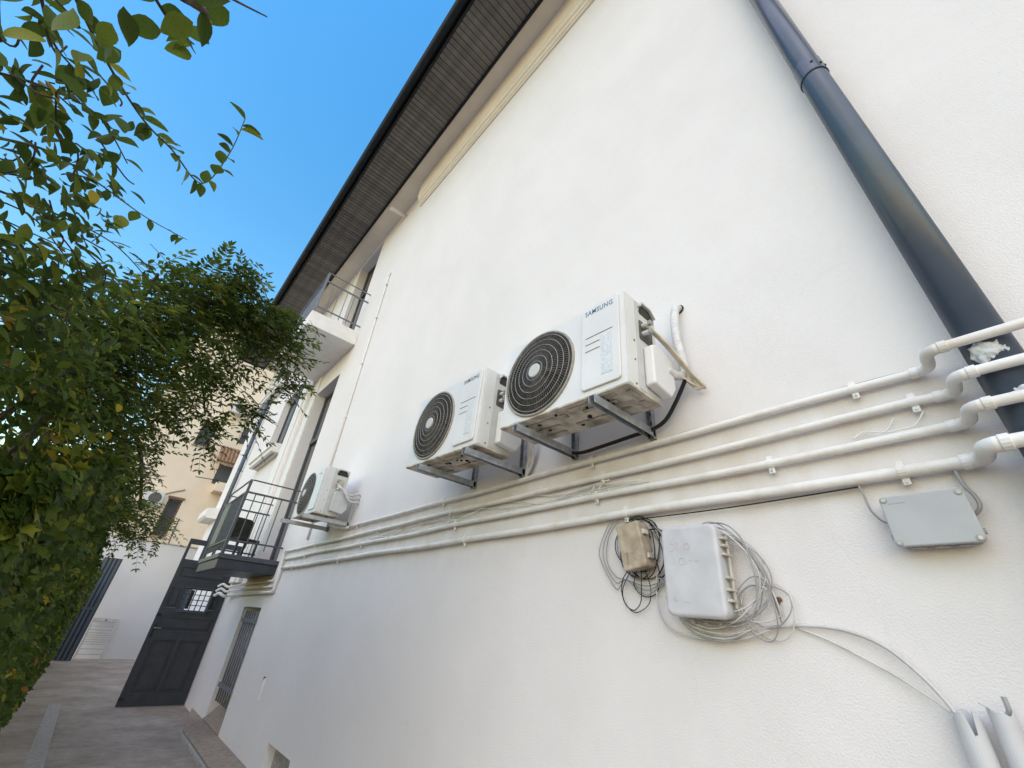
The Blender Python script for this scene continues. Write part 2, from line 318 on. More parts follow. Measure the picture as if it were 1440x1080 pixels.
ap = MB().add([(-0.32, -2, 0.0), (-0.32, 8.6, 0.0), (0.0, 10.2, 0.0), (0.0, -2, 0.0), (-0.32, -2, 0.06), (-0.32, 8.6, 0.06), (-0.002, 10.2, 0.075), (-0.002, -2, 0.075)],
              [(0, 3, 2, 1), (4, 5, 6, 7)[::1], (0, 1, 5, 4), (1, 2, 6, 5), (2, 3, 7, 6), (3, 0, 4, 7)]).build('apron', M_SILL, bevel=0.008)
fix_normals(ap); tag(ap, kind='structure')
lip = MB().bar((-0.345, -2, 0.02), (-0.345, 8.7, 0.02), 0.035, 0.05).build('apron_lip', M_STRIP, bevel=0.006); tag(lip, kind='structure')

# ------------------------------------------------------------------ the white house
house = empty('white_house', (0, 0, 0)); tag(house, 'long white plastered house with dark eaves along the right of the alley', 'house')
DL = (8.05, 9.40, 2.27, 5.95)      # lower balcony door
DU = (8.13, 9.52, 6.83, 10.14)     # upper balcony door
BW = (8.0, 9.10, 0.07, 1.61)       # barred basement window
VH = (5.22, 5.97, 0.10, 0.365)     # vent opening at the foot of the wall
W1 = (11.25, 12.95, 5.13, 7.0)     # far window over the first sill
W2 = (14.1, 17.3, 8.25, 9.6)
fw = lambda u, v, d: (d, u, v)
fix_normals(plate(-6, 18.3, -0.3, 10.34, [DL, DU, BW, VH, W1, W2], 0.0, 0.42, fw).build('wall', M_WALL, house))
MB().box(0.43, 8.0, -6, 18.3, -0.3, 10.3).build('building_body', M_WHITE, house)
# eaves
MB().box(-0.42, 0.0, -6, 18.3, 10.345, 10.55).build('eave_slab', M_TRIM, house)
prof = [(0.0, 9.56), (-0.03, 9.56), (-0.033, 9.585), (-0.06, 9.60), (-0.063, 9.65), (-0.095, 9.67), (-0.105, 9.74), (-0.13, 9.77), (-0.135, 10.343), (0.0, 10.343)]
fix_normals(MB().prism(prof, lambda u, v, a: (u, a, v), -6, 6.1).build('cornice', M_TRIM, house, bevel=0.006))
sof = MB().box(-1.22, -0.42, -6, 18.4, 10.352, 10.42).build('soffit', M_DARK, house)
MB().box(-0.455, -0.415, -6, 18.4, 10.27, 10.351).build('soffit_trim', M_GUTTER, sof, bevel=0.004)
bd = None
for i in range(172):
    y = 1.0 + i * 0.1
    if bd is None:
        bd = MB().box(-1.215, -0.457, -0.0455, 0.0455, 10.322, 10.351).build('board', M_SOFFIT, sof, bevel=0.004, bseg=1); o = bd
    else:
        o = bd.copy(); COL.objects.link(o); o.parent = sof
    o.location = (random.uniform(-.002, .002), y, random.uniform(-.002, .002))
MB().box(-1.25, -1.217, -6, 18.4, 10.26, 10.50).build('fascia', M_GUTTER, house, bevel=0.004)
gp = [(math.cos(R(a)) * 0.085 - 1.345, math.sin(R(a)) * 0.085 + 10.43) for a in range(180, 361, 15)]
gp += [(math.cos(R(a)) * 0.078 - 1.345, math.sin(R(a)) * 0.078 + 10.43) for a in range(360, 179, -15)]
gut = MB().prism(gp, lambda u, v, a: (u, a, v), -6, 18.4).build('gutter', M_GUTTER, house); fix_normals(gut)
MB().tube([(-1.43, -6, 10.435), (-1.43, 18.4, 10.435)], 0.011, 8).build('gutter_rim', M_SLATE, gut)
for i in range(14):
    MB().box(-1.40, -1.25, -0.012, 0.012, 10.425, 10.437).build('gutter_bracket', M_GUTTER, gut, loc=(0, 1.5 + i * 1.2, 0))
fix_normals(MB().add([(-1.38, -6, 10.52), (5, -6, 13.6), (5, 18.6, 13.6), (-1.38, 18.6, 10.52), (-1.38, -6, 10.47), (5, -6, 13.5), (5, 18.6, 13.5), (-1.38, 18.6, 10.47)],
         [(0, 1, 2, 3), (7, 6, 5, 4), (0, 4, 5, 1), (1, 5, 6, 2), (2, 6, 7, 3), (3, 7, 4, 0)]).build('roof', M_ROOF, house))

def balcony_door(op, name, n_trans):
    y0, y1, z0, z1 = op
    d = empty(name, (0, 0, 0), house)
    fr = 0.07; x0, x1 = 0.20, 0.28
    zt = z0 + (z1 - z0) * 0.68 if n_trans else z1 - fr
    f = MB().box(x0, x1, y0, y0 + fr, z0, z1).box(x0, x1, y1 - fr, y1, z0, z1).box(x0 + .003, x1 - .003, y0 + fr, y1 - fr, z1 - fr, z1).box(x0 + .003, x1 - .003, y0 + fr, y1 - fr, z0, z0 + .12)
    f.box(x0 - .02, x1, y0 + fr, y1 - fr, zt - 0.05, zt + 0.05)
    ym = (y0 + y1) / 2
    f.box(x0 - .006, x1, ym - 0.05, ym + 0.05, z0 + .12, zt - .05)
    f.build('door_frame', M_RAIL, d, bevel=0.006)
    for a, b in ((y0 + fr, ym - .05), (ym + .05, y1 - fr)):
        MB().box(x0 + .03, x0 + .04, a, b, z0 + .12, zt - .05).build('pane', M_GLASS, d)
    MB().box(x0 + .03, x0 + .04, y0 + fr, y1 - fr, zt + .05, z1 - fr).build('pane', M_GLASS, d)
    MB().box(0.30, 0.40, y0 + .01, y1 - .01, z0 + .01, z1 - .01).build('dark_room', M_DARK, d)
    return d
balcony_door(DL, 'balcony_door', True); balcony_door(DU, 'balcony_door', True)
# moulded surround beside the lower door and the flat pilaster band further along
MB().box(-0.03, -0.0005, 9.42, 9.62, 2.3, 6.45).build('door_surround', M_WHITE, house, bevel=0.008)
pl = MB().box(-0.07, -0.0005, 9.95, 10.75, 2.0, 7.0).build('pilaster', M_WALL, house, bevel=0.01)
MB().box(-0.10, -0.071, 10.2, 10.62, 2.0, 7.0).build('pilaster_face', M_WHITE, pl, bevel=0.01)
for op, nm in ((W1, 0), (W2, 1)):
    y0, y1, z0, z1 = op
    wn = empty('window', (0, 0, 0), house)
    MB().box(0.16, 0.22, y0, y0 + .06, z0, z1).box(0.16, 0.22, y1 - .06, y1, z0, z1).box(0.163, 0.217, y0 + .06, y1 - .06, z1 - .06, z1).box(0.163, 0.217, y0 + .06, y1 - .06, z0, z0 + .06).build('window_frame', M_RAIL, wn)
    MB().box(0.185, 0.195, y0 + .06, y1 - .06, z0 + .06, z1 - .06).build('pane', M_GLASS, wn)
    MB().box(0.30, 0.41, y0 + .005, y1 - .005, z0 + .005, z1 - .005).build('dark_room', M_DARK, wn)
def ledge(y0, y1, zt, dep, th):
    o = MB().prism([(0, zt), (-dep, zt - .03), (-dep, zt - th * .55), (-dep * .86, zt - th * .6), (-dep * .8, zt - th), (0, zt - th)], lambda u, v, a: (u - .0005, a, v), y0, y1).build('window_sill', M_WHITE, house, bevel=0.006)
    fix_normals(o)
    MB().box(-dep * .55, -dep * .35, y0 + .15, y1 - .15, zt - th - .004, zt - th - .0005).build('drip_groove', M_STRIP, o)
ledge(10.95, 13.1, 5.12, 0.27, 0.24); ledge(13.9, 17.6, 8.24, 0.27, 0.24)
MB().box(-0.06, -0.0005, 10.98, 11.15, 5.13, 7.1).build('shutter', M_RAIL, house, bevel=0.006)
MB().prism([(0, 4.42), (-.36, 4.34), (-.36, 4.12), (-.3, 4.05), (0, 4.05)], lambda u, v, a: (u - .0005, a, v), 17.0, 18.5).build('corner_ledge', M_WHITE, house, bevel=0.01)
# barred basement window, sloping stone sill, iron bars
bw = empty('barred_window', (0, 0, 0), house)
fix_normals(MB().prism([(-0.02, 0.078), (-0.02, 0.10), (0.34, 0.42), (0.34, 0.078)], lambda u, v, a: (u, a, v), BW[0] + .004, BW[1] - .004).build('sill', M_SILL, bw, bevel=0.006))
MB().box(0.355, 0.385, BW[0] + .004, BW[1] - .004, .42, 1.60).build('pane', M_GLASS, bw)
for i in range(6):
    y = BW[0] + .06 + i * .135
    MB().tube([(-0.012, y, 0.36), (-0.012, y, 1.56)], 0.013, 8).build('bar', M_BAR, bw, smooth=True)
for zc in (0.56, 1.42):
    MB().box(-0.045, -0.026, BW[0] - .03, BW[0] + .80, zc - .028, zc + .028).build('cross_bar', M_BAR, bw, bevel=0.004)
MB().box(0.1, 0.40, VH[0] + .004, VH[1] - .004, VH[2] + .004, VH[3] - .004).build('vent_back', M_STRIP, house)
MB().box(-0.022, -0.0005, 6.69, 6.74, 0.62, 0.85).build('cable_cover', M_WHITE, house, bevel=0.004)
MB().tube([(-0.012, 6.718, 0.83), (-0.018, 6.718, 0.865)], 0.012, 8).build('cover_cap', M_RAIL, house)

def balcony(name, x1, y0, y1, ztop, zbot, zr, mslab, mrail, nb_end, nb_front, rail2):
    b = empty(name, (0, 0, 0), house)
    if mslab is M_DOOR:
        s = MB().box(x1 + .02, -0.001, y0 + .02, y1 - .02, zbot, ztop - .07).build('slab', mslab, b, bevel=0.006)
        MB().box(x1, -0.001, y0, y1, ztop - .069, ztop).build('slab_edge', M_RAIL, b, bevel=0.006)
    else:
        MB().box(x1, -0.001, y0, y1, zbot, ztop).build('slab', mslab, b, bevel=0.012)
    xi = x1 + .045; ya, yb = y0 + .05, y1 - .05
    for q in ((xi, ya), (xi, yb)):
        MB().box(q[0] - .02, q[0] + .02, q[1] - .02, q[1] + .02, ztop + .001, zr).build('post', mrail, b, bevel=0.003)
    zb = ztop + (0.17 if mslab is not M_DOOR else 0.2)
    for zz, t, nm in ((zr + .012, .024, 'top_rail'), (zr - rail2, .034, 'mid_rail'), (zb, .03, 'bottom_rail')):
        for p, q in (((xi, ya, zz), (xi, yb, zz)), ((xi + .02, ya, zz), (-0.002, ya, zz)), ((xi + .02, yb, zz), (-0.002, yb, zz))):
            MB().bar(p, q, t, t * .8).build(nm, mrail, b, bevel=0.003)
    for i in range(nb_end):
        x = xi + (i + 1) * (-xi) / (nb_end + 1)
        for y in (ya, yb):
            MB().tube([(x, y, zb - .09), (x, y, zr - rail2)], 0.0085, 6).build('bar', mrail, b)
    for i in range(nb_front):
        y = ya + (i + 1) * (yb - ya) / (nb_front + 1)
        MB().tube([(xi, y, zb - .12), (xi, y, zr - rail2)], 0.0085, 6).build('bar', mrail, b)
    return b
bl = balcony('balcony', -0.86, 7.86, 9.62, 2.27, 2.06, 3.40, M_DOOR, M_RAIL, 5, 13, 0.19); tag(bl, 'low balcony with dark grey slab and railing')
for (yc, zc, r) in ((8.55, 2.95, .11), (8.55, 2.72, .08), (8.85, 2.85, .1)):
    MB().tube([(-0.80, yc + math.cos(a * .3) * r * (1 - a * .03), zc + math.sin(a * .3) * r * (1 - a * .03)) for a in range(28)], 0.008, 6).build('scroll', M_DOOR, bl, smooth=True)
MB().box(-0.822, -0.80, 9.0, 9.52, 2.5, 3.2).build('railing_panel', M_RAIL, bl)
bu = balcony('balcony', -1.0, 7.65, 9.95, 6.83, 6.49, 7.92, M_WHITE, M_RAILT, 5, 16, 0.22); tag(bu, 'high balcony with white slab and pale grey railing')

# ------------------------------------------------------------------ rainwater pipes
def downpipe(name, x, y, z0, z1, r, joints, label):
    t = empty(name, (x, y, z0)); tag(t, label, 'downpipe')
    MB().tube([(0, 0, 0), (0, 0, z1 - z0)], r, 32, True).build('pipe', M_SLATE, t, smooth=True)
    for z in joints:
        zz = z - z0
        MB().tube([(0, 0, zz - .075), (0, 0, zz - .07), (0, 0, zz + .07), (0, 0, zz + .075)], [r * 1.02, r * 1.07, r * 1.07, r * 1.02], 32).build('collar', M_SLATE, t, smooth=False, bevel=0.001)
        MB().tube([(0, 0, zz - .082), (0, 0, zz - .076)], r * 1.09, 32).build('collar_rim', M_DOOR, t)
        for a in (200, 232, 262):
            dx, dy = math.cos(R(a)) * r * 1.08, math.sin(R(a)) * r * 1.08
            MB().tube([(dx * .98, dy * .98, zz - .06 + (a % 3) * .03), (dx * 1.05, dy * 1.05, zz - .06 + (a % 3) * .03)], .008, 8).build('rivet', M_BLACK, t)
        MB().box(r * .6, -x - .001, -.012, .012, zz - .09, zz - .075).build('wall_clamp', M_SLATE, t)
    return t
dp1 = downpipe('downpipe', -0.105, -0.205, 0.0, 10.36, 0.064, (4.47, 7.4), 'thick slate grey rain downpipe rising at the right edge of the white wall')
dp2 = downpipe('downpipe', -0.10, 15.7, 0.0, 10.36, 0.06, (5.5, 8.3), 'thin dark downpipe on the far end of the white wall beyond the balconies')
def lump(name, c, r, flat, seed, material):
    bm = bmesh.new(); bmesh.ops.create_icosphere(bm, subdivisions=4, radius=1.0)
    for v in bm.verts:
        d = v.co.normalized(); k = 1 + .32 * mnoise.noise(d * 2.2 + Vector((seed, 0, 0))) + .2 * mnoise.noise(d * 7 + Vector((0, seed, 0)))
        v.co = Vector((d.x * r[0], d.y * r[1], d.z * r[2])) * k
    me = bpy.data.meshes.new(name); bm.to_mesh(me); bm.free(); me.materials.append(material)
    for q in me.polygons: q.use_smooth = True
    o = bpy.data.objects.new(name, me); COL.objects.link(o); o.location = c; return o
fo = lump('foam_lump', (-0.158, -0.195, 2.452), (.018, .040, .042), 1, 3, M_FOAM); tag(fo, 'white foam lump on the downpipe between the first and second pipe', 'foam')
fo = lump('foam_lump', (-0.158, -0.215, 2.285), (.016, .034, .036), 1, 9, M_FOAM); tag(fo, 'white foam lump on the downpipe at the right picture edge, lower one', 'foam')

# ------------------------------------------------------------------ the four painted pipes
PZ = [2.51, 2.395, 2.281, 2.152]; PR = [.0168, .0168, .0174, .0215]; JY = [-.055, -.085, -.08, -.07]
PL = ['uppermost of the four white painted pipes running along the wall', 'second from top of the four white painted pipes along the wall',
      'third from top of the four white painted pipes along the wall', 'lowest and thickest of the four white painted pipes along the wall']
clips = [(.18, 1.53, 3.18, 5.0), (.03, 1.45, 3.05, 4.4, 6.3), (.55, 1.5, 2.95, 4.75, 6.6), (.14, 1.3, 2.78, 5.3, 7.0)]
wob = lambda i, y: .004 * math.sin(y * 1.7 + i * 2) + .003 * math.sin(y * 4.1 + i)
for i in range(4):
    z, r = PZ[i], PR[i]; t = empty('wall_pipe', (0, 0, 0)); tag(t, PL[i], 'pipe', 'four painted pipes along the wall')
    yend = 5.25 if i == 0 else 7.62 - .06 * (i - 1)
    xw = -r - .012; j = JY[i]; xo = -0.172 - r
    run = [(xw, y, z + wob(i, y)) for y in np.linspace(yend - .05, j + .12, 40)]
    pts = corner_path([(xw, j + .12, z + wob(i, j + .12)), (xw, j, z), (xo, j - .004, z - .010), (xo, j - .16, z - .010)], .05, 7)
    straight = [(xo, j - .16, z - .010), (xo + .004, -1.2, z - .012), (xo, -2.6, z - .012)]
    MB().tube(run + pts[1:] + straight[1:], r, 14).build('pipe', M_PIPE, t, smooth=True)
    el = pts[2:-2]
    MB().tube(el, r * 1.13, 14).build('elbow', M_PIPE, t, smooth=True)
    for q, n_ in ((pts[1], pts[2]), (pts[-2], pts[-3])):
        q = Vector(q); d = (Vector(n_) - q).normalized()
        MB().tube([q - d * .008, q + d * .016], r * 1.24, 14).build('socket_rim', M_PIPE, t, bevel=0.002)
    if i:   # bend down at the far end and on under the balcony
        lowz = (1.98, 1.90, 1.82)[i - 1]
        q = corner_path([(xw, yend - .05, z + wob(i, yend - .05)), (xw, yend, z), (xw, yend + .04, lowz), (xw - .03, 9.3, lowz - .02), (xw - .06, 10.1 + .1 * i, lowz - .05)], .05, 6)
        MB().tube(q, r, 12).build('pipe_drop', M_PIPE, t, smooth=True)
        MB().tube(smooth_path([(xw - .06, 10.05 + .1 * i, lowz - .05), (xw - .12, 10.3, lowz - .06), (xw - .2, 10.35, lowz - .02), (xw - .26, 10.4, lowz - .07)], 5), r * 1.25, 10).build('loose_end', M_WRAP, t, smooth=True)
    else:
        MB().tube(corner_path([(xw, yend - .05, z), (xw, yend + .1, z), (xw - .03, yend + .35, z + .02), (xw - .12, yend + .4, z + .07)], .04), r, 12).build('pipe_end', M_PIPE, t, smooth=True)
    for y in clips[i]:
        if y > yend: continue
        zz = z + wob(i, y)
        c = MB().tube([(xw, y - .012, zz), (xw, y + .012, zz)], r * 1.16, 14).build('clip', M_PIPE, t)
        MB().box(xw - .002, xw + .012, y - .011, y + .011, zz - r * 1.1 - .024, zz - r * .9).build('clip_tab', M_PIPE, c, bevel=0.002)
        MB().box(xw - .002, xw + .012, y - .011, y + .011, zz + r * .9, zz + r * 1.1 + .016).build('clip_tab', M_PIPE, c, bevel=0.002)
        MB().box(xw + .0125, 0, y - .008, y + .008, zz - .008, zz + .008).build('clip_foot', M_PIPE, c)
        MB().tube([(xw - .002, y, zz - r * 1.1 - .013), (xw - .006, y, zz - r * 1.1 - .013)], .005, 8).build('screw', M_STEEL, c)

# thin cords along the pipes
def cable(name, pts, r, material, parent=None, sub=6, n=6):
    return MB().tube(smooth_path(pts, sub), r, n).build(name, material, parent, smooth=True)
lc = empty('loose_cables', (0, 0, 0)); tag(lc, 'thin white cables sagging between the second and third pipe', 'cables')
rr = random.Random(5)
for k in range(4):
    ys = np.linspace(1.35 + rr.uniform(-.2, .2), 4.3 + rr.uniform(-.6, .6), 12)
    cable('cable', [(-.016 - .02 * rr.random(), y, 2.335 + .04 * math.sin(y * 2.1 + k) + rr.uniform(-.025, .025)) for y in ys], .0032, (M_PIPE, M_CABW, M_CREAM)[k % 3], lc)
for y, n_ in ((1.5, 4), (.05, 2), (3.0, 3)):
    for k in range(n_):
        p0 = Vector((-.02, y + rr.uniform(-.05, .05), 2.36)); a = rr.uniform(-1, 1)
        cable('cable', [p0, p0 + Vector((-.01, .06 * a, -.05)), p0 + Vector((-.004, .14 * a, -.06 + .03 * rr.random())), p0 + Vector((-.008, .2 * a, -.03 - .05 * rr.random()))], .0028, M_PIPE, lc)
cable('cable', [(-.02, y, 2.532 + .004 * math.sin(9 * y)) for y in np.linspace(-.02, 2.2, 12)], .0022, M_CABG, lc)
hc = empty('dark_cord', (0, 0, 0)); tag(hc, 'thin dark cord tucked under the lowest pipe above the grey boxes', 'cord')
cable('cord', [(-.03, y, 2.121 - .008 * math.sin((y - .3) * 3.2)) for y in np.linspace(.28, 1.3, 12)], .003, M_BLACK, hc)

# ------------------------------------------------------------------ air conditioners
def make_ac(loc, Wd, Hh, D, label, logo, tilt, yaw=0.0, style=0):
    t = empty('air_conditioner', loc); t.rotation_euler = (tilt, 0, yaw); tag(t, label, 'air conditioner', 'outdoor air conditioners on the white wall')
    fr = min(0.285, Hh / 2 - .012); fc = (Wd - fr - .022, Hh / 2 + .004)
    # casing with a round fan opening
    ang = sorted([2 * math.pi * k / 72 for k in range(72)] + [math.atan2(sz * ((Hh if sz > 0 else 0) - fc[1]) * (1 if sz > 0 else -1) * sz, 0) for sz in ()])
    z0 = .014
    corners = [(0, z0), (Wd, z0), (Wd, Hh), (0, Hh)]
    ca = [math.atan2(c[1] - fc[1], c[0] - fc[0]) % (2 * math.pi) for c in corners]
    ang = sorted(set([round(a, 5) for a in ang] + [round(a, 5) for a in ca])); n = len(ang)
    V = []; F = []
    for a in ang:
        c, s_ = math.cos(a), math.sin(a); k = 1e9
        if c > 1e-6: k = min(k, (Wd - fc[0]) / c)
        if c < -1e-6: k = min(k, -fc[0] / c)
        if s_ > 1e-6: k = min(k, (Hh - fc[1]) / s_)
        if s_ < -1e-6: k = min(k, (z0 - fc[1]) / s_)
        V += [(0, fc[0] + c * k, fc[1] + s_ * k), (D, fc[0] + c * k, fc[1] + s_ * k), (0, fc[0] + c * fr * .985, fc[1] + s_ * fr * .985), (.02, fc[0] + c * fr * .985, fc[1] + s_ * fr * .985)]
    for i in range(n):
        j = (i + 1) % n
        F += [(i * 4, j * 4, j * 4 + 2, i * 4 + 2), (i * 4 + 1, j * 4 + 1, j * 4, i * 4), (i * 4 + 2, j * 4 + 2, j * 4 + 3, i * 4 + 3)]
    F.append(tuple(i * 4 + 1 for i in range(n)))
    cas = fix_normals(mk('casing', V, F, M_AC, t, bevel=0.005))
    MB().box(.012, D - .01, .004, Wd - .004, Hh + .0005, Hh + .006).build('top_lid', M_AC, t, bevel=0.003)
    MB().add([(.021, fc[0] + math.cos(2 * math.pi * k / 48) * fr * .98, fc[1] + math.sin(2 * math.pi * k / 48) * fr * .98) for k in range(48)] + [(D - .02, fc[0] + math.cos(2 * math.pi * k / 48) * fr * .98, fc[1] + math.sin(2 * math.pi * k / 48) * fr * .98) for k in range(48)],
             [(k, (k + 1) % 48, 48 + (k + 1) % 48, 48 + k) for k in range(48)] + [tuple(range(48, 96))]).build('fan_well', M_ACD, t)
    for b_ in range(3):
        V = []; F = []
        for i in range(7):
            for j in range(4):
                rad = fr * (.18 + .72 * i / 6); a = b_ * 2.094 + (j / 3 - .5) * (1.15 - .1 * i / 6) + .25 * i / 6
                V.append((.10 + .05 * (j / 3 - .5) * 2, fc[0] + math.cos(a) * rad, fc[1] + math.sin(a) * rad))
        for i in range(6):
            for j in range(3): F.append((i * 4 + j, i * 4 + j + 1, (i + 1) * 4 + j + 1, (i + 1) * 4 + j))
        mk('fan_blade', V, F, M_RIB, t, smooth=True)
    dome = lambda q: -.006 - .03 * (1 - (q / fr) ** 2)
    radii = [fr * q for q in (.23, .37, .51, .65, .79, .92)]
    for q in radii:
        MB().tube([(dome(q) - .003, fc[0] + math.cos(2 * math.pi * k / 56) * q, fc[1] + math.sin(2 * math.pi * k / 56) * q) for k in range(57)], .0021, 6, False).build('grille_ring', M_RING, t, smooth=True)
    MB().tube([(-.004, fc[0] + math.cos(2 * math.pi * k / 64) * fr, fc[1] + math.sin(2 * math.pi * k / 64) * fr) for k in range(65)], .0085, 8, False).build('fan_rim', M_RING if style == 0 else M_ACG, t, smooth=True)
    ribs = MB(); rz = [fr * .18] + radii + [fr * .99]
    for q in range(len(rz) - 1):
        cnt = int(34 + 84 * rz[q] / fr)
        for k in range(cnt):
            a = 2 * math.pi * (k + .5 * (q % 2)) / cnt; a2 = a + .05
            p0 = (dome(rz[q]), fc[0] + math.cos(a) * rz[q], fc[1] + math.sin(a) * rz[q]); p1 = (dome(rz[q + 1]), fc[0] + math.cos(a2) * rz[q + 1], fc[1] + math.sin(a2) * rz[q + 1])
            ribs.bar(p0, p1, .0042, .007, (1, 0, 0))
    tag(ribs.build('grille_ribs', M_RIB, t), kind='stuff')
    MB().tube([(dome(0) + .006, fc[0], fc[1]), (dome(0) - .004, fc[0], fc[1]), (dome(0) - .009, fc[0], fc[1])], [fr * .168, fr * .168, fr * .15], 32).build('hub_cap', M_ACG, t, bevel=0.001)
    # service panel
    px0, px1 = .03, .03 + Wd * .268
    MB().prism(rounded_rect(px0, px1, .045, Hh - .004, .022), lambda u, v, a: (a, u, v), -.013, -.0005).build('front_panel', M_AC, t, bevel=0.004)
    gl = [(.62, px1 - .03, px0 + .04), (.545, px1 - .03, px0 + .125), (.47, px1 - .03, px0 + .125)]
    if style == 0:
        for zf, ya, yb in gl:
            MB().box(-.0145, -.0132, yb, ya, Hh * zf - .002, Hh * zf + .002).build('groove', M_RIB, t)
        lb = MB().box(-.0150, -.0133, px0 + .045, px0 + .118, Hh * .17, Hh * .585).build('rating_label', M_LABEL, t)
    else:
        MB().box(-.0145, -.0132, px1 - .13, px1 - .04, Hh * .86, Hh * .875).build('groove', M_RIB, t)
    if logo:
        me = text_mesh('SAMSUNG', .19, .034, logo)
        lo = bpy.data.objects.new('lettering', me); COL.objects.link(lo); lo.parent = t
        lo.matrix_local = Matrix(((0, 0, -1, -.0134), (-1, 0, 0, px1 - .028), (0, 1, 0, Hh * .885), (0, 0, 0, 1)))
    # right end: corner post, grip hood, valve plate and cover
    MB().box(.006, .045, -.003, -.0005, .02, Hh - .004).build('corner_post', M_AC, t, bevel=0.001)
    MB().box(.10, D - .008, -.004, -.0005, .02, Hh - .01).build('side_panel', M_ACG, t, bevel=0.002)
    hood = [(.13, Hh * .88), (.15, Hh * .97), (.24, Hh * .985), (D - .02, Hh * .90), (D - .02, Hh * .86), (.14, Hh * .86)]
    MB().prism(hood, lambda u, v, a: (u, a, v), -.0055, -.0042).build('grip_recess', M_OLIVE, t)
    MB().prism([(.12, Hh * .93), (.145, Hh * 1.0), (.235, Hh * 1.0), (D - .012, Hh * .93), (D - .018, Hh * .915), (.235, Hh * .975), (.15, Hh * .975), (.13, Hh * .92)], lambda u, v, a: (u, a, v), -.022, -.0042).build('grip_hood', M_ACG, t, bevel=0.003)
    MB().prism(rounded_rect(.125, .255, Hh * .56, Hh * .78, .015), lambda u, v, a: (u, a, v), -.0065, -.0042).build('valve_plate', M_PAN if style else M_RIB, t)
    for zf in (.64, .73):
        v_ = MB().tube([(.16, -.006, Hh * zf), (.16, -.045, Hh * zf)], .014, 12).build('valve', M_ACG, t)
        MB().tube([(.16, -.046, Hh * zf), (.16, -.06, Hh * zf)], .019, 6).build('valve_nut', M_STEEL, v_)
    cv = [(.15, Hh * .09), (.15, Hh * .48), (.20, Hh * .52), (D + .05, Hh * .47), (D + .06, Hh * .17), (D + .01, Hh * .06)]
    MB().prism(cv, lambda u, v, a: (u, a, v), -.062, -.0045).build('valve_cover', M_AC if style == 0 else M_ACG, t, bevel=0.012, bseg=3)
    for zf in (.06, .3, .5):
        MB().tube([(.075, -.0005, Hh * zf), (.075, -.005, Hh * zf)], .006, 8).build('screw', M_STEEL, t)
    # base pan with pressed pattern underneath
    MB().box(-.004, D + .006, -.006, Wd + .006, 0, .0135).build('base_pan', M_PAN, t, bevel=0.003)
    rb = random.Random(int(loc[1] * 100))
    for q in [(.03, .06, .10, .42), (.09, .12, .14, .36), (.20, .225, .12, .50), (.06, .085, .55, .82), (.15, .17, .58, .86), (.235, .26, .60, .84), (.06, .11, .46, .5), (.18, .25, .02, .06), (.05, .16, .02, .05)]:
        MB().box(q[0] * D / .3, q[1] * D / .3, q[2] * Wd / .94, q[3] * Wd / .94, -.007, -.0005).build('pressed_rib', M_PANR, t, bevel=0.003, bseg=1)
    for k in range(9):
        x, y = rb.uniform(.04, D - .05), rb.uniform(.08, Wd - .08)
        MB().tube([(x, y, -.0095), (x, y, -.0005)], rb.uniform(.007, .014), 8).build('drain_hole', M_DARK, t)
    return t
ac1 = make_ac((-.50, .93, 2.622), .94, .60, .30, 'largest white outdoor air conditioner, nearest one on the wall', M_LOGO, .036)
ac2 = make_ac((-.50, 2.13, 2.622), .94, .62, .30, 'middle one of the three white outdoor air conditioners on the wall', M_LOGO2, .036)
ac3 = make_ac((-.47, 5.28, 2.60), .82, .57, .29, 'smallest, farthest white outdoor air conditioner beside the lower balcony', None, .04, 0, 1)

def bracket(y, label, m_, zt=2.60, xf=-.56, far=False):
    t = empty('wall_bracket', (0, y, zt)); tag(t, label, 'bracket', 'steel brackets carrying the air conditioners')
    w_ = .02; d = .045
    ch = [(-w_, 0), (w_, 0), (w_, -d), (w_ - .004, -d), (w_ - .004, -.004), (-w_ + .004, -.004), (-w_ + .004, -d), (-w_, -d)]
    fix_normals(MB().prism(ch, lambda u, v, a: (a, u, v), xf, -.012).build('arm', m_, t))
    MB().box(xf + .03, -.05, -.006, .006, -.0085, -.0045).build('arm_slot', M_DARK, t)
    up = [(-w_, -.003), (w_, -.003), (w_, -.035), (w_ - .004, -.035), (w_ - .004, -.007), (-w_ + .004, -.007), (-w_ + .004, -.035), (-w_, -.035)]
    fix_normals(MB().prism(up, lambda u, v, a: (v, u, a), -d - .01, .40).build('upright', m_, t))
    for zz in (.05, .11, .2, .3):
        MB().box(-.0085, -.0073, -.007, .007, zz - .011, zz + .011).build('slot', M_DARK, t)
    for zz in (-.012, .15):
        MB().tube([(-.008, 0, zz), (-.02, 0, zz)], .010, 6).build('bolt', M_STEEL, t)
    MB().tube([(xf + .09, 0, .0), (xf + .09, 0, .018)], .013, 10).build('rubber_pad', M_BLACK, t)
    MB().bar((-.04, -w_ - .001, .0), (-.10, -w_ - .001, -.04), .004, .02).build('gusset', m_, t)
bracket(1.104, 'galvanised bracket under the right end of the largest air conditioner', M_GALV, 2.600)
bracket(1.668, 'galvanised bracket under the fan end of the largest air conditioner', M_GALV, 2.612)
bracket(2.174, 'galvanised bracket under the right end of the middle air conditioner', M_GALV, 2.596)
bracket(2.766, 'galvanised bracket under the fan end of the middle air conditioner', M_GALV, 2.612)
bracket(5.33, 'pale bracket under the right end of the farthest air conditioner', M_GALVL, 2.578)
bracket(6.00, 'pale bracket under the fan end of the farthest air conditioner', M_GALVL, 2.592, -.62)

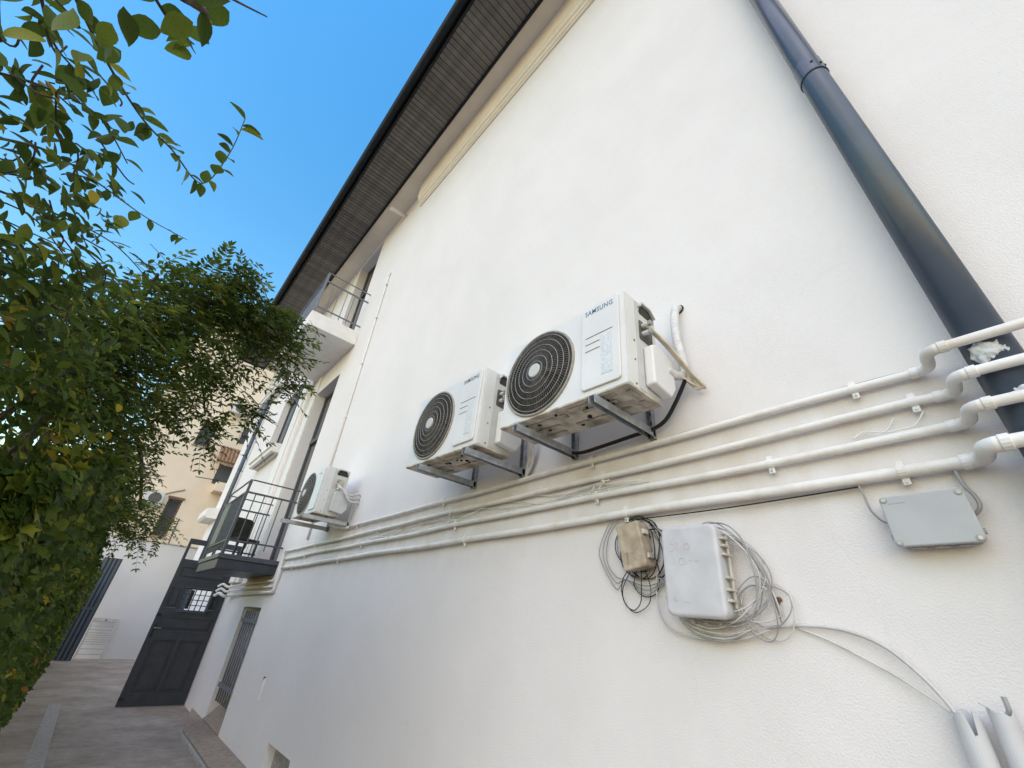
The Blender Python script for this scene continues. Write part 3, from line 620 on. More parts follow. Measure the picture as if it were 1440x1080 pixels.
# lines of the largest unit
def thing_mesh(name, pts, r, material, label, cat, n=10, sub=8, ribbed=False):
    P_ = smooth_path(pts, sub * (4 if ribbed else 1))
    rs = [r * (1 + (.05 if (k // 2) % 2 else 0)) for k in range(len(P_))] if ribbed else r
    o = MB().tube(P_, rs, n).build(name, material, None, smooth=True); return tag(o, label, cat)
hr = MB().tube([(-.001, .838, 3.355), (-.004, .838, 3.355)], .034, 20).build('wall_hole', M_DARK, house)
thing_mesh('insulated_pipe', [(.03, .838, 3.36), (-.035, .838, 3.345), (-.055, .85, 3.25), (-.055, .857, 3.1), (-.055, .845, 2.95), (-.07, .84, 2.85), (-.12, .862, 2.82), (-.2, .875, 2.82)], .024, M_WRAP, 'white tape wrapped pipe coming out of the wall by the largest unit', 'pipe', 12, 6, True)
cw = empty('cable_bundle', (0, 0, 0)); tag(cw, 'cream cables hanging off the right end of the largest air conditioner', 'cables')
for k, (dy, dz, m_) in enumerate(((0, 0, M_CREAM), (.014, .012, M_CABW), (-.012, -.012, M_CREAM))):
    cable('cable', [(-.34, .885 + dy, 3.05 + dz), (-.29, .86 + dy, 3.005 + dz), (-.2, .83 + dy, 2.93 + dz), (-.1, .80 + dy, 2.83 + dz), (-.055, .775 + dy * 2, 2.765 + dz * 2), (-.045, .782 + dy, 2.742), (-.06, .81 + dy, 2.775 + dz), (-.10, .84, 2.81)], .0095 - .001 * k, m_, cw)
thing_mesh('black_hose', [(-.09, .83, 2.80), (-.075, .86, 2.77), (-.06, .918, 2.70), (-.055, .996, 2.615), (-.055, 1.087, 2.585), (-.055, 1.19, 2.583), (-.055, 1.425, 2.574), (-.06, 1.6, 2.572), (-.09, 1.7, 2.60)], .0115, M_BLACK, 'black drain hose curving under the largest air conditioner', 'hose')
cw = empty('cable_bundle', (0, 0, 0)); tag(cw, 'white cables and tape at the right end of the middle air conditioner', 'cables')
for k in range(3):
    cable('cable', [(-.34, 2.08, 3.07 - .02 * k), (-.28, 2.05, 3.0), (-.18, 2.03, 2.90 - .02 * k), (-.08, 2.02, 2.75), (-.04, 2.05 + .02 * k, 2.62), (-.03, 2.12, 2.52)], .011, (M_CABW, M_CREAM, M_CABW)[k], cw)
cw = empty('cable_bundle', (0, 0, 0)); tag(cw, 'white lines leaving the farthest air conditioner towards the wall', 'cables')
for k in range(3):
    cable('cable', [(-.31, 5.21, 2.97 - .03 * k), (-.25, 5.18, 2.92), (-.15, 5.16, 2.86 - .03 * k), (-.05, 5.18, 2.90 - .05 * k), (.0, 5.2, 2.90 - .05 * k)], .012, M_CABW, cw)

# slim conduit climbing the wall, overflow stub under the eaves
cn = empty('wall_conduit', (0, 0, 0)); tag(cn, 'slim white conduit climbing the wall between the balconies and the fans', 'conduit')
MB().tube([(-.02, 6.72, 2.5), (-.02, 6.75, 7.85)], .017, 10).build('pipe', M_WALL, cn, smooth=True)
MB().tube(corner_path([(-.02, 6.75, 7.85), (-.02, 6.75, 7.93), (.0, 6.70, 7.93)], .03), .022, 10).build('elbow', M_WHITE, cn, smooth=True)
for z in (3.4, 4.5, 5.6, 6.7, 7.6): MB().box(-.04, -.0005, 6.70, 6.775, z - .012, z + .012).build('clip', M_WHITE, cn, bevel=0.003)
ov = MB().tube([(0, 6.95, 10.02), (-.40, 6.97, 9.99)], .045, 16).build('overflow_pipe', M_WHITE, None, smooth=True); tag(ov, 'short white overflow pipe poking out just below the eaves', 'pipe')

# ------------------------------------------------------------------ electrical boxes and cables
bx = empty('cabinet_box', (0, .93, 1.85)); tag(bx, 'big scuffed light grey electrical box among the coiled cables', 'electrical box'); bx.rotation_euler = (.03, 0, 0)
MB().prism(rounded_rect(-.125, .125, -.18, .18, .03, 6), lambda u, v, a: (a, u, v), -.075, -.02).build('case', M_BOXG, bx, bevel=0.004)
MB().prism(rounded_rect(-.13, .13, -.185, .185, .034, 6), lambda u, v, a: (a, u, v), -.135, -.0755).build('lid', M_BOXG, bx, bevel=0.016, bseg=4)
for z, l_ in ((.125, .02), (.095, .02), (.06, .02), (-.03, .02), (-.075, .02), (-.115, .02)):
    MB().box(-.11, -.045, -.148, -.124, z - .005, z + .005).build('hinge', M_HINGE, bx, bevel=0.002)
MB().tube([(-.062, -.14, -.14), (-.062, -.14, .14)], .007, 8).build('hinge_pin', M_HINGE, bx)
MB().box(-.02, 0, -.07, .07, -.15, .15).build('mount', M_DARK, bx)
for y in (-.06, .0, .06): MB().tube([(-.045, y, -.18), (-.045, y, -.205)], .014, 10).build('gland', M_JBOXB, bx)
for z in (.05, -.03): MB().tube(smooth_path([(-.05, .128, z), (-.07, .15, z + .01), (-.05, .16, z - .01), (-.04, .13, z - .015)], 4), .006, 8).build('wire_loop', M_CABW, bx)
def marker(strokes, y0, z0, sc, m_, nm):
    mb = MB()
    for s_ in strokes:
        mb.tube([(-.1353, y0 - p[0] * sc, z0 + p[1] * sc) for p in smooth_path([(a, b, 0) for a, b in s_], 4)], .0011, 5)
    return mb.build(nm, m_, bx)
marker([[(0, 0), (.5, .2), (.6, .7), (.3, 1), (0, .9)], [(.9, 0), (.95, .95), (1.15, 1.0), (1.3, .2)], [(2.6, .9), (2.2, .8), (2.1, .3), (2.5, .1), (2.8, .3), (2.8, .8), (2.5, .95)]], .085, .075, .032, M_MARK, 'marker_writing')
marker([[(.1, .1), (.15, .9)], [(1.4, .9), (1.0, .8), (.8, .4), (1.1, .05), (1.5, .2), (1.55, .7), (1.3, .9)], [(1.7, .1), (1.9, .4)], [(2.2, .55), (2.6, .6)], [(2.9, .5), (3.5, .5)]], .075, .015, .033, M_MARK2, 'marker_writing')
marker([[(0, 0), (.5, 1), (1, 0), (0, 0)]], .09, -.125, .016, M_MARK2, 'triangle_mark')
marker([[(0, 0), (.4, .05)], [(.7, .3), (.6, -.3)], [(1, .1), (1.4, 0)]], .045, -.13, .02, M_MARK, 'marker_writing')

sb = empty('splice_box', (-.02, 1.235, 1.975)); tag(sb, 'small aged cream box with black wires, left of the big grey box', 'electrical box'); sb.rotation_euler = (-.16, 0, 0)
MB().prism(rounded_rect(-.062, .062, -.105, .105, .008, 3), lambda u, v, a: (a, u, v), -.055, 0).build('case', M_BOXC, sb, bevel=0.004)
MB().prism(rounded_rect(-.066, .066, -.11, .11, .01, 3), lambda u, v, a: (a, u, v), -.095, -.0555).build('lid', M_BOXC, sb, bevel=0.006)
for z in (.055, -.06): MB().box(-.075, -.03, -.08, -.0665, z - .012, z + .012).build('latch', M_HINGE, sb, bevel=0.003)
MB().tube([(-.05, -.03, .11), (-.05, -.03, .135)], .014, 10).build('gland', M_BLACK, sb)
MB().box(-.0965, -.0952, .025, .035, -.085, -.03).build('scratch', M_SILL, sb)

def coil(name, label, loops, cat='cables'):
    t = empty(name, (0, 0, 0)); tag(t, label, cat)
    for pts, r, m_ in loops: cable('cable', pts, r, m_, t, 7, 6)
    return t
rr = random.Random(21)
def ellipse(cy, cz, ry, rz, a0, a1, x, n=12, ph=0.0):
    out = []
    for k in range(n + 1):
        a = R(a0 + (a1 - a0) * k / n); w_ = 1 + .06 * math.sin(3 * a + ph)
        out.append((x + .012 * math.sin(2 * a + ph), cy - math.cos(a) * ry * w_, cz + math.sin(a) * rz * w_))
    return out
L = []
for k in range(8):    # wide arcs hugging the right and underside of the big box
    L.append((ellipse(.88 + rr.uniform(-.02, .02), 1.83 + rr.uniform(-.03, .02), rr.uniform(.16, .235), rr.uniform(.17, .21), 118 - rr.uniform(0, 22), -150 - rr.uniform(0, 45), -.02 - .05 * rr.random(), 12, rr.random() * 6), rr.choice((.0022, .0028, .0036)), rr.choice((M_CABW, M_CABW, M_CABG))))
for k in range(4):    # small loops to the right
    L.append((ellipse(.72 + rr.uniform(-.03, .04), 1.72 + rr.uniform(-.03, .03), rr.uniform(.06, .11), rr.uniform(.06, .12), rr.uniform(0, 90), rr.uniform(0, 90) - 380, -.015 - .03 * rr.random(), 14, rr.random() * 6), .0024, rr.choice((M_CABW, M_CABG, M_CABW))))
for k in range(4):    # sag under the box
    y0 = 1.12 - .02 * k
    L.append(([(-.03, y0, 1.75 + .015 * k), (-.04, 1.06, 1.675), (-.045, .98, 1.63 - .008 * k), (-.045, .86, 1.615 - .008 * k), (-.04, .76, 1.635), (-.03, .66, 1.655)], .0028, (M_CABW, M_CABG)[k % 2]))
L.append(([(-.02, 1.16, 1.85), (-.03, 1.165, 1.72), (-.03, 1.12, 1.63), (-.03, .98, 1.595), (-.03, .82, 1.60), (-.03, .68, 1.645), (-.02, .655, 1.655)], .0038, M_CABW))
L.append(([(-.02, .80, 1.99), (-.04, .74, 1.95), (-.03, .69, 1.86), (-.03, .655, 1.75), (-.02, .65, 1.66)], .004, M_CABW))
L.append(([(-.02, .79, 1.985), (-.035, .72, 1.93), (-.03, .675, 1.82), (-.02, .66, 1.72), (-.02, .652, 1.66)], .0035, M_CABG))
coil('cable_coil', 'tangle of white and grey cables coiled around the big grey box', L)
L = []
for k in range(6):
    L.append((ellipse(1.245 + rr.uniform(-.015, .015), 1.98 + rr.uniform(-.02, .02), rr.uniform(.085, .125), rr.uniform(.12, .15), rr.uniform(0, 90), rr.uniform(0, 60) - 360, -.012 - .03 * rr.random(), 14, rr.random() * 6), .0026, (M_BLACK, M_BLACK, M_CABG)[k % 3]))
L.append(([(-.05, 1.29, 1.88), (-.05, 1.335, 1.83), (-.03, 1.36, 1.77), (-.02, 1.345, 1.715), (-.02, 1.30, 1.695), (-.03, 1.255, 1.73), (-.045, 1.235, 1.80), (-.05, 1.225, 1.87)], .0024, M_BLACK))
L.append(([(-.045, 1.28, 1.88), (-.04, 1.345, 1.79), (-.02, 1.35, 1.725), (-.02, 1.295, 1.685), (-.02, 1.22, 1.72), (-.03, 1.195, 1.79), (-.05, 1.205, 1.87)], .0021, M_BLACK))
L.append(([(-.05, 1.25, 1.87), (-.045, 1.275, 1.80), (-.02, 1.24, 1.755), (-.02, 1.17, 1.77), (-.03, 1.14, 1.85), (-.04, 1.15, 1.93)], .0024, M_BLACK))
for k in range(4):
    L.append(([(-.03, 1.17, 2.10 - .02 * k), (-.03, 1.12 - .01 * k, 2.04), (-.02, 1.09, 1.96 - .03 * k), (-.03, 1.12, 1.88 - .02 * k), (-.03, 1.15, 1.84)], .0035, (M_BLACK, M_CABG)[k % 2]))
for k in range(3):
    L.append(([(-.02, 1.36 + .03 * k, 2.13), (-.02, 1.43 + .03 * k, 2.05 - .02 * k), (-.02, 1.45 + .02 * k, 1.93), (-.02, 1.40, 1.85 - .03 * k), (-.03, 1.33, 1.83), (-.03, 1.22, 1.80 - .02 * k), (-.03, 1.12, 1.82)], .0028, M_CABG))
coil('cable_coil', 'tangle of black and grey wires looped around the small cream box', L)
an = MB().tube([(-.002, .65, 1.745), (-.014, .65, 1.74)], .011, 8).build('wall_plug', M_WOOD, None); tag(an, 'brown plug in the wall right of the big grey box', 'plug')
thing_mesh('run_cable', [(-.02, .70, 1.645), (-.02, .60, 1.658), (-.022, .47, 1.650), (-.026, .364, 1.608), (-.035, .286, 1.525), (-.05, .243, 1.445), (-.05, .237, 1.38)], .006, M_CABW, 'thick white cable arching from the boxes down into the left conduit stub', 'cable', 8)
thing_mesh('run_cable', [(-.012, .62, 1.652), (-.012, .54, 1.625), (-.012, .44, 1.575), (-.02, .34, 1.515), (-.04, .262, 1.455), (-.05, .24, 1.40)], .003, M_CABW, 'thin white cable below the thick one, running to the left conduit stub', 'cable', 6)

jb = empty('junction_box', (0, .122, 1.975)); tag(jb, 'flat light grey junction box with screwed lid at the right', 'junction box')
MB().prism(rounded_rect(-.1, .1, -.072, .078, .012, 4), lambda u, v, a: (a, u, v), -.062, -.001).build('case', M_JBOXB, jb, bevel=0.003)
MB().prism(rounded_rect(-.108, .108, -.08, .085, .014, 4), lambda u, v, a: (a, u, v), -.082, -.0625).build('lid', M_JBOX, jb, bevel=0.004)
for y in (-.095, .095):
    for z in (-.068, .073):
        s_ = MB().tube([(-.0822, y, z), (-.0855, y, z)], .0095, 14).build('screw_cap', M_JBOXB, jb, bevel=0.001)
        MB().tube([(-.0856, y, z), (-.0862, y, z)], .006, 10).build('screw', M_STEEL, s_)
for y in (-.055, .0, .055): MB().tube([(-.036, y, -.073), (-.036, y, -.082)], .02, 14).build('knockout', M_JBOXB, jb)
MB().box(-.0826, -.0821, .04, .085, .058, .061).build('moulded_print', M_JBOXB, jb)
for (y, s_) in ((.108, 1), (-.108, -1)): MB().box(-.05, -.03, y - .002 * s_, y + .006 * s_, -.05, -.035).build('lug', M_JBOXB, jb)
thing_mesh('feed_wire', [(-.03, .278, 2.13), (-.03, .272, 2.09), (-.035, .266, 2.03), (-.035, .245, 1.99), (-.035, .222, 1.98)], .0038, M_CABG, 'thin grey wire entering the left side of the junction box', 'wire', 6)
thing_mesh('feed_wire', [(-.03, .012, 2.135), (-.03, .008, 2.08), (-.035, -.004, 2.04), (-.045, -.004, 2.005), (-.04, .014, 1.985), (-.04, .03, 1.99)], .006, M_CABG, 'thicker grey wire entering the right side of the junction box', 'wire', 8)

def stub(y, r, ztop, seed, label):
    t = empty('conduit_stub', (-.05, y, 0)); tag(t, label, 'conduit')
    n = 28; rr_ = random.Random(seed); V = []; F = []
    for ring, (rad) in enumerate((r, r, r * .88, r * .88)):
        for k in range(n):
            a = 2 * math.pi * k / n
            z = 0 if ring in (0, 3) else ztop + .006 * math.sin(2 * a + seed) + .004 * math.sin(5 * a + seed) + rr_.uniform(-.001, .001) - (.05 if (seed == 1 and k in (15, 16)) else 0)
            V.append((math.cos(a) * rad, math.sin(a) * rad, z))
    for q in range(3):
        for k in range(n): F.append((q * n + k, q * n + (k + 1) % n, (q + 1) * n + (k + 1) % n, (q + 1) * n + k))
    mk('pipe', V, F, M_CONDUIT, t, smooth=False)
    return t
stub(.225, .0305, 1.455, 1, 'left grey conduit stub at the bottom right, split at its top')
s2 = stub(.150, .0275, 1.47, 4, 'right grey conduit stub at the bottom right with a rod poking out')
MB().tube([(.005, -.016, 1.30), (.005, -.018, 1.505)], .006, 8).build('rod', M_CABG, s2)
MB().tube(smooth_path([(-.03, .01, 1.47), (-.033, .02, 1.478), (-.03, .035, 1.486)], 3), .002, 5).build('torn_strip', M_CONDUIT, s2)

# ------------------------------------------------------------------ the panelled gate door
DY = 10.88
gd = empty('gate_door', (0, DY, 0)); gd.rotation_euler = (0, 0, R(1.0)); tag(gd, 'tall charcoal panelled gate door standing open across the alley', 'door')
fd = lambda u, v, d: (u, d, v)
pan = [(-.93, -.13, 2.0, 2.2), (-.93, -.76, 1.50, 1.83), (-.23, -.1, 1.50, 1.83), (-.92, -.08, 1.13, 1.36), (-.88, -.53, .2, .98), (-.46, -.12, .2, .98)]
hol = [(-.95, -.1, 2.34, 2.62), (-.72, -.27, 1.48, 1.83)]
fix_normals(plate(-1.0, -.01, .012, 2.72, pan + hol, 0, .05, fd).build('leaf', M_DOOR, gd, bevel=0.005))
for a, b, c, d in pan:
    MB().box(a + .001, b - .001, .018, .035, c + .001, d - .001).build('recess', M_DOOR, gd)
    MB().box(a + .04, b - .04, .006, .0175, c + .04, d - .04).build('panel', M_DOOR, gd, bevel=0.01, bseg=1)
MB().box(-.54, -.51, .01, .04, 2.34, 2.62).build('glazing_bar', M_DOOR, gd)
for k in range(4): MB().box(-.63 + k * .09 - .008, -.63 + k * .09 + .008, .012, .03, 1.48, 1.83).build('grille_bar', M_DOOR, gd)
for k in range(3): MB().box(-.72, -.27, .031, .042, 1.565 + k * .09 - .007, 1.565 + k * .09 + .007).build('grille_bar', M_DOOR, gd)
MB().box(-.62, -.56, .0, .012, 1.5, 1.82).build('hatch_stile', M_BLACK, gd)
MB().box(-.28, -.255, -.10, -.001, 1.46, 1.85).build('hatch_flap', M_RAIL, gd)
for q in ((-.74, -.25, 1.85, 1.87), (-.74, -.25, 1.44, 1.46)): MB().box(q[0], q[1], -.02, -.001, q[2], q[3]).build('hatch_trim', M_RAIL, gd, bevel=0.003)
MB().prism(rounded_rect(-.965, -.93, 1.02, 1.24, .012), lambda u, v, a: (u, a, v), -.008, -.001).build('lock_plate', M_BLACK, gd)
MB().tube(corner_path([(-.948, -.008, 1.17), (-.948, -.05, 1.17), (-.85, -.05, 1.165)], .012), .009, 8).build('handle', M_STEEL, gd)
for z in (1.38, .12): MB().box(-1.005, -.93, -.012, -.001, z - .02, z + .02).build('hinge_strap', M_BLACK, gd)

# ------------------------------------------------------------------ end of the alley
ew = empty('end_wall', (0, 19.2, 0)); tag(ew, 'plain white wall closing the far end of the alley', 'wall')
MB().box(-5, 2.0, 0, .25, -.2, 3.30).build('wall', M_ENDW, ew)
MB().box(-5, 2.0, -.03, .28, 3.301, 3.34).build('coping', M_STRIP, ew, bevel=0.006)
sg = empty('sheet_gate', (-1.98, 18.2, 0)); tag(sg, 'dark ribbed metal gate leaf leaning beside the hedge', 'gate'); sg.rotation_euler = (0, R(0), 0)
for k in range(4):
    x = -.20 + k * .1
    MB().prism([(x, .0), (x + .02, -.035), (x + .075, -.035), (x + .095, .0)], lambda u, v, a: (u, v, a), .03, 2.62).build('rib', M_SLATE, sg)
MB().box(-.22, .22, .001, .03, .02, 2.63).build('sheet', M_DOOR, sg)
MB().box(-.21, .205, -.04, -.036, 1.25, 1.31).build('cross_strap', M_SLATE, sg)
rk = empty('slatted_rack', (-1.42, 18.6, 0)); tag(rk, 'white folding slatted rack leaning against the white end wall', 'rack'); rk.rotation_euler = (R(-22), 0, 0)
for x in (-.29, .29): MB().bar((x, 0, 0), (x, 0, 1.12), .045, .03, (0, 1, 0)).build('stile', M_RACK, rk, bevel=0.004)
MB().box(-.27, .27, -.012, .012, 1.02, 1.12).build('top_board', M_RACK, rk, bevel=0.004)
for k, z in enumerate((.16, .30, .42, .48, .54, .60, .66, .72, .80, .90)):
    MB().box(-.268, .268, -.008, .008, z - .007, z + .007).build('slat', M_RACK, rk)
MB().tube([(0, -.013, 1.07), (0, -.016, 1.07)], .02, 10).build('hole', M_DARK, rk)
# the beige neighbour behind
bh = empty('beige_house', (0, 26, 0)); tag(bh, 'beige rendered apartment house rising behind the end wall', 'house')
wins = [(-1.28, -.61, 8.67, 9.93), (-1.15, -.58, 4.2, 5.92)]
fb = lambda u, v, d: (u, d, v)
fix_normals(plate(-3.4, 8, -.3, 15.8, wins, 0, .4, fb).build('wall', M_BEIGE, bh))
MB().box(-3.4, 8, .41, 9, -.3, 15.75).build('body', M_BEIGE, bh)
MB().box(-3.6, 8.2, -.35, 9, 15.801, 16.0).build('roof', M_TILE, bh)
for a, b, c, d in wins:
    wv = empty('window', (0, 0, 0), bh)
    MB().box(a, a + .07, .12, .2, c, d).box(b - .07, b, .12, .2, c, d).box(a + .07, b - .07, .123, .197, d - .08, d).box(a + .07, b - .07, .123, .197, c, c + .07).build('window_frame', M_WOOD, wv)
    MB().box(a + .07, b - .07, .15, .16, c + .07, d - .08).build('pane', M_GLASSF, wv)
    MB().box(a + .005, b - .005, .3, .39, c + .005, d - .005).build('dark_room', M_DARK, wv)
    MB().box(a - .06, b + .06, -.06, -.001, c - .07, c - .001).build('sill', M_SILL, wv)
    MB().box(a - .05, b + .05, -.05, -.001, d + .001, d + .10).build('lintel', M_WOOD, wv)
aw = empty('tile_awning', (0, 0, 0), bh)
for k in range(7):
    x = .02 + k * .17
    MB().tube([(x, -.55, 8.05), (x, -.02, 8.95)], .085, 8).build('roof_tile', M_TILE, aw)
MB().box(.2, 1.4, -.02, -.002, 7.0, 8.0).build('awning_window', M_GLASSF, bh)
MB().box(.55, 1.4, -.03, -.002, 9.35, 10.3).build('upper_window', M_GLASSF, bh)
MB().box(.35, 1.6, -.75, -.001, 6.55, 7.0).build('balcony_slab', M_BEIGE, bh)
MB().tube([(-.58, -.4, 7.05), (.42, -.02, 7.2)], .02, 6).build('rod', M_RAIL, bh)
MB().tube(smooth_path([(-1.7, -.02, 5.8), (-1.2, -.02, 6.15), (-.7, -.02, 6.42)], 4), .03, 6).build('wall_cable', M_SILL, bh)
MB().tube([(-.40, -.02, 5.1), (-.36, -.02, 3.3)], .02, 6).build('wall_wire', M_RAIL, bh)
fa = empty('air_conditioner', (-1.72, 25.6, 5.4)); tag(fa, 'tiny pale air conditioner high on the beige house behind leaves', 'air conditioner')
MB().box(-.36, .36, -.15, .15, 0, .62).build('casing', M_ACG, fa, bevel=0.02)
MB().tube([(.05, -.152, .31), (.05, -.165, .31)], .24, 20).build('fan_grille', M_RIB, fa)
fa2 = empty('air_conditioner', (-.1, 25.65, 10.75)); tag(fa2, 'tiny cream air conditioner high on the beige house near its corner', 'air conditioner')
MB().box(-.36, .36, -.15, .15, 0, .58).build('casing', M_ACG, fa2, bevel=0.02)
MB().tube([(.05, -.152, .29), (.05, -.165, .29)], .22, 20).build('fan_grille', M_RIB, fa2)

# chair on the low balcony
ch = empty('balcony_chair', (-.42, 9.0, 2.271)); tag(ch, 'dark olive chair standing on the low balcony', 'chair'); ch.rotation_euler = (0, 0, R(20)); ch.scale = (.85, .85, .8)
MB().prism(rounded_rect(-.23, .23, .42, .92, .1), lambda u, v, a: (u, a, v), .2, .25).build('backrest', M_OLIVE, ch, bevel=0.01)
MB().box(-.23, .23, -.24, .22, .40, .46).build('seat', M_OLIVE, ch, bevel=0.015)
for x in (-.2, .2):
    for y in (-.2, .22): MB().box(x - .018, x + .018, y - .018, y + .018, 0, .40).build('leg', M_DOOR, ch)

# ------------------------------------------------------------------ vegetation
def leaf_ovate(n=5, width=.34, fold=.10, droop=.16, wave=.0):
    rows = [(0, 0), (.07, .34), (.18, .70), (.33, .97), (.50, .98), (.66, .80), (.81, .50), (.92, .22), (1.0, 0)]
    V = []; F = []; cidx = []; lidx = []; ridx = []
    for t, wv in rows:
        z = -droop * t * t; cidx.append(len(V)); V.append((0, t, z))
        if wv:
            lidx.append(len(V)); V.append((-wv * width, t + .02, z + fold * wv + wave)); ridx.append(len(V)); V.append((wv * width, t + .02, z + fold * wv - wave))
    k = len(rows)
    for s_ in (lidx, ridx):
        F.append((cidx[0], cidx[1], s_[0]) if s_ is ridx else (cidx[0], s_[0], cidx[1]))
        for i in range(len(s_) - 1):
            F.append((cidx[i + 1], cidx[i + 2], s_[i + 1], s_[i]) if s_ is ridx else (cidx[i + 1], s_[i], s_[i + 1], cidx[i + 2]))
        F.append((cidx[-2], cidx[-1], s_[-1]) if s_ is ridx else (cidx[-2], s_[-1], cidx[-1]))
    return np.array(V), F
def leaf_lobed():
    out = [(0, 0), (-.22, -.10), (-.50, .12), (-.30, .30), (-.55, .58), (-.20, .62), (0, 1.0), (.20, .62), (.55, .58), (.30, .30), (.50, .12), (.22, -.10)]
    V = [(0, .34, .0)] + [(x, y, .10 * abs(x) - .14 * y * y) for x, y in out]
    F = [(0, i, i + 1) for i in range(1, 12)] + [(0, 12, 1)]
    return np.array(V), F
def leaf_small():
    V = [(0, 0, 0), (-.19, .4, .05), (0, .42, -.02), (.19, .4, .05), (-.12, .78, .01), (.12, .78, .01), (0, 1, -.1)]
    F = [(0, 2, 1), (0, 3, 2), (1, 2, 6, 4), (2, 3, 5, 6)]
    return np.array(V), F
SHAPES = {'ovate': leaf_ovate(width=.27, fold=.10, droop=.14, wave=.02), 'ovate_wide': leaf_ovate(width=.33, fold=.07, droop=.20, wave=.05), 'lobed': leaf_lobed(), 'small': leaf_small(), 'narrow': leaf_ovate(width=.18, fold=.10, droop=.30, wave=-.03)}
LEAFMESH = {}
def leaf_mesh(sh, mi):
    if (sh, mi) not in LEAFMESH:
        me = bpy.data.meshes.new('leaf'); v, f = SHAPES[sh]; me.from_pydata(v.tolist(), [], f); me.materials.append(LEAF[mi])
        me.polygons.foreach_set('use_smooth', [True] * len(me.polygons)); LEAFMESH[(sh, mi)] = me
    return LEAFMESH[(sh, mi)]
CAM = Vector((-2, 0, 1.56))
def frame(direction, normal):
    y = Vector(direction).normalized(); z = Vector(normal); z = (z - y * z.dot(y))
    if z.length < 1e-3: z = y.orthogonal()
    z.normalize(); x = y.cross(z); return Matrix((x, y, z)).transposed()
def build_leaves(parent, leaves, n_single, name='foliage'):
    """leaves: (pos, 3x3, size, shape, material). The largest in view become single parts, the rest one mass."""
    leaves.sort(key=lambda q: (q[0] - CAM).length / q[2])
    for pos, rot, sz, sh, mi in leaves[:n_single]:
        o = bpy.data.objects.new('leaf', leaf_mesh(sh, mi)); COL.objects.link(o); o.parent = parent
        mm = (rot * sz).to_4x4(); mm.translation = pos - parent.location; o.matrix_local = mm
    rest = leaves[n_single:]
    if not rest: return
    VV = []; FV = []; LS = []; MI = []; base = 0
    for pos, rot, sz, sh, mi in rest:
        v, f = SHAPES[sh]
        VV.append(v @ (np.array(rot) * sz).T + np.array(pos - parent.location))
        for q in f: FV.extend([i + base for i in q]); LS.append(len(q)); MI.append(mi)
        base += len(v)
    VV = np.concatenate(VV).astype(np.float32); me = bpy.data.meshes.new(name)
    me.vertices.add(len(VV)); me.vertices.foreach_set('co', VV.ravel())
    me.loops.add(len(FV)); me.loops.foreach_set('vertex_index', np.array(FV, dtype=np.int32))
    me.polygons.add(len(LS)); ls = np.array(LS, dtype=np.int32); st = np.concatenate([[0], np.cumsum(ls)[:-1]]).astype(np.int32)
    me.polygons.foreach_set('loop_start', st)
    for q in LEAF: me.materials.append(q)
    me.polygons.foreach_set('material_index', np.array(MI, dtype=np.int32)); me.polygons.foreach_set('use_smooth', [True] * len(LS))
    me.update(calc_edges=True)
    o = bpy.data.objects.new(name, me); COL.objects.link(o); o.parent = parent; tag(o, kind='stuff'); return o
U = random.uniform; G = random.gauss
def rvec(): return Vector((G(0, 1), G(0, 1), G(0, 1))).normalized()
def pick(ws): return random.choices(range(6), ws)[0]

# --- overhanging vine close to the camera
vine = empty('overhanging_vine', (-2.75, 1.2, 0)); tag(vine, 'vine with large leaves hanging overhead at the upper left', 'vine')
vl = []
stems = [
 [(-2.57, .95, 2.71), (-2.51, 1.12, 2.74), (-2.44, 1.26, 2.77), (-2.37, 1.33, 2.79), (-2.28, 1.41, 2.8), (-2.26, 1.36, 2.94), (-2.27, 1.29, 3.07)],
 [(-2.58, 1.05, 2.46), (-2.55, 1.12, 2.56), (-2.49, 1.21, 2.65), (-2.43, 1.35, 2.67)],
 [(-2.58, 1.21, 2.43), (-2.53, 1.29, 2.53), (-2.48, 1.48, 2.65), (-2.4, 1.68, 2.76), (-2.3, 1.86, 2.88)],
 [(-2.38, .73, 2.57), (-2.35, .79, 2.6), (-2.32, .83, 2.64)],
 [(-2.31, .66, 2.51), (-2.29, .69, 2.56), (-2.29, .74, 2.59)],
 [(-2.3, .68, 2.63), (-2.27, .7, 2.68), (-2.23, .72, 2.74)],
 [(-2.59, 1.36, 2.4), (-2.53, 1.55, 2.53), (-2.44, 1.84, 2.69), (-2.31, 2.27, 2.8)],
 [(-2.58, 1.51, 2.35), (-2.52, 1.8, 2.52), (-2.42, 2.28, 2.74)],
 [(-2.56, .92, 2.6), (-2.56, 1.05, 2.63), (-2.55, 1.15, 2.69)]]
per = [36, 14, 16, 5, 3, 0, 14, 14, 7]; lsz = [.060, .055, .048, .055, .06, .05, .055, .055, .055]
L0 = vine.location
for i, st in enumerate(stems):
    P_ = smooth_path(st, 6)
    MB().tube([q - L0 for q in P_], [.0035 * (1 - .6 * k / len(P_)) + (.004 if i == 4 else 0) for k in range(len(P_))], 6).build('stem', M_GTWIG if i in (0, 2) else M_BARK, vine, smooth=True)
    for k in range(per[i]):
        t = (k + .5 + U(-.3, .3)) / per[i]; a = min(int(t * (len(P_) - 1)), len(P_) - 2); q = P_[a].lerp(P_[a + 1], t * (len(P_) - 1) - a)
        T = (P_[a + 1] - P_[a]).normalized(); side = T.cross(rvec()).normalized()
        d = (side * .8 + T * .55 + Vector((0, 0, -.25))).normalized()
        vl.append((q, frame(d, Vector((U(-.5, .5), U(-.6, .2), 1))), lsz[i] * U(.7, 1.2), random.choice(('ovate', 'ovate', 'ovate_wide', 'narrow')), pick((4, 5, 3, .7, .05, .05))))
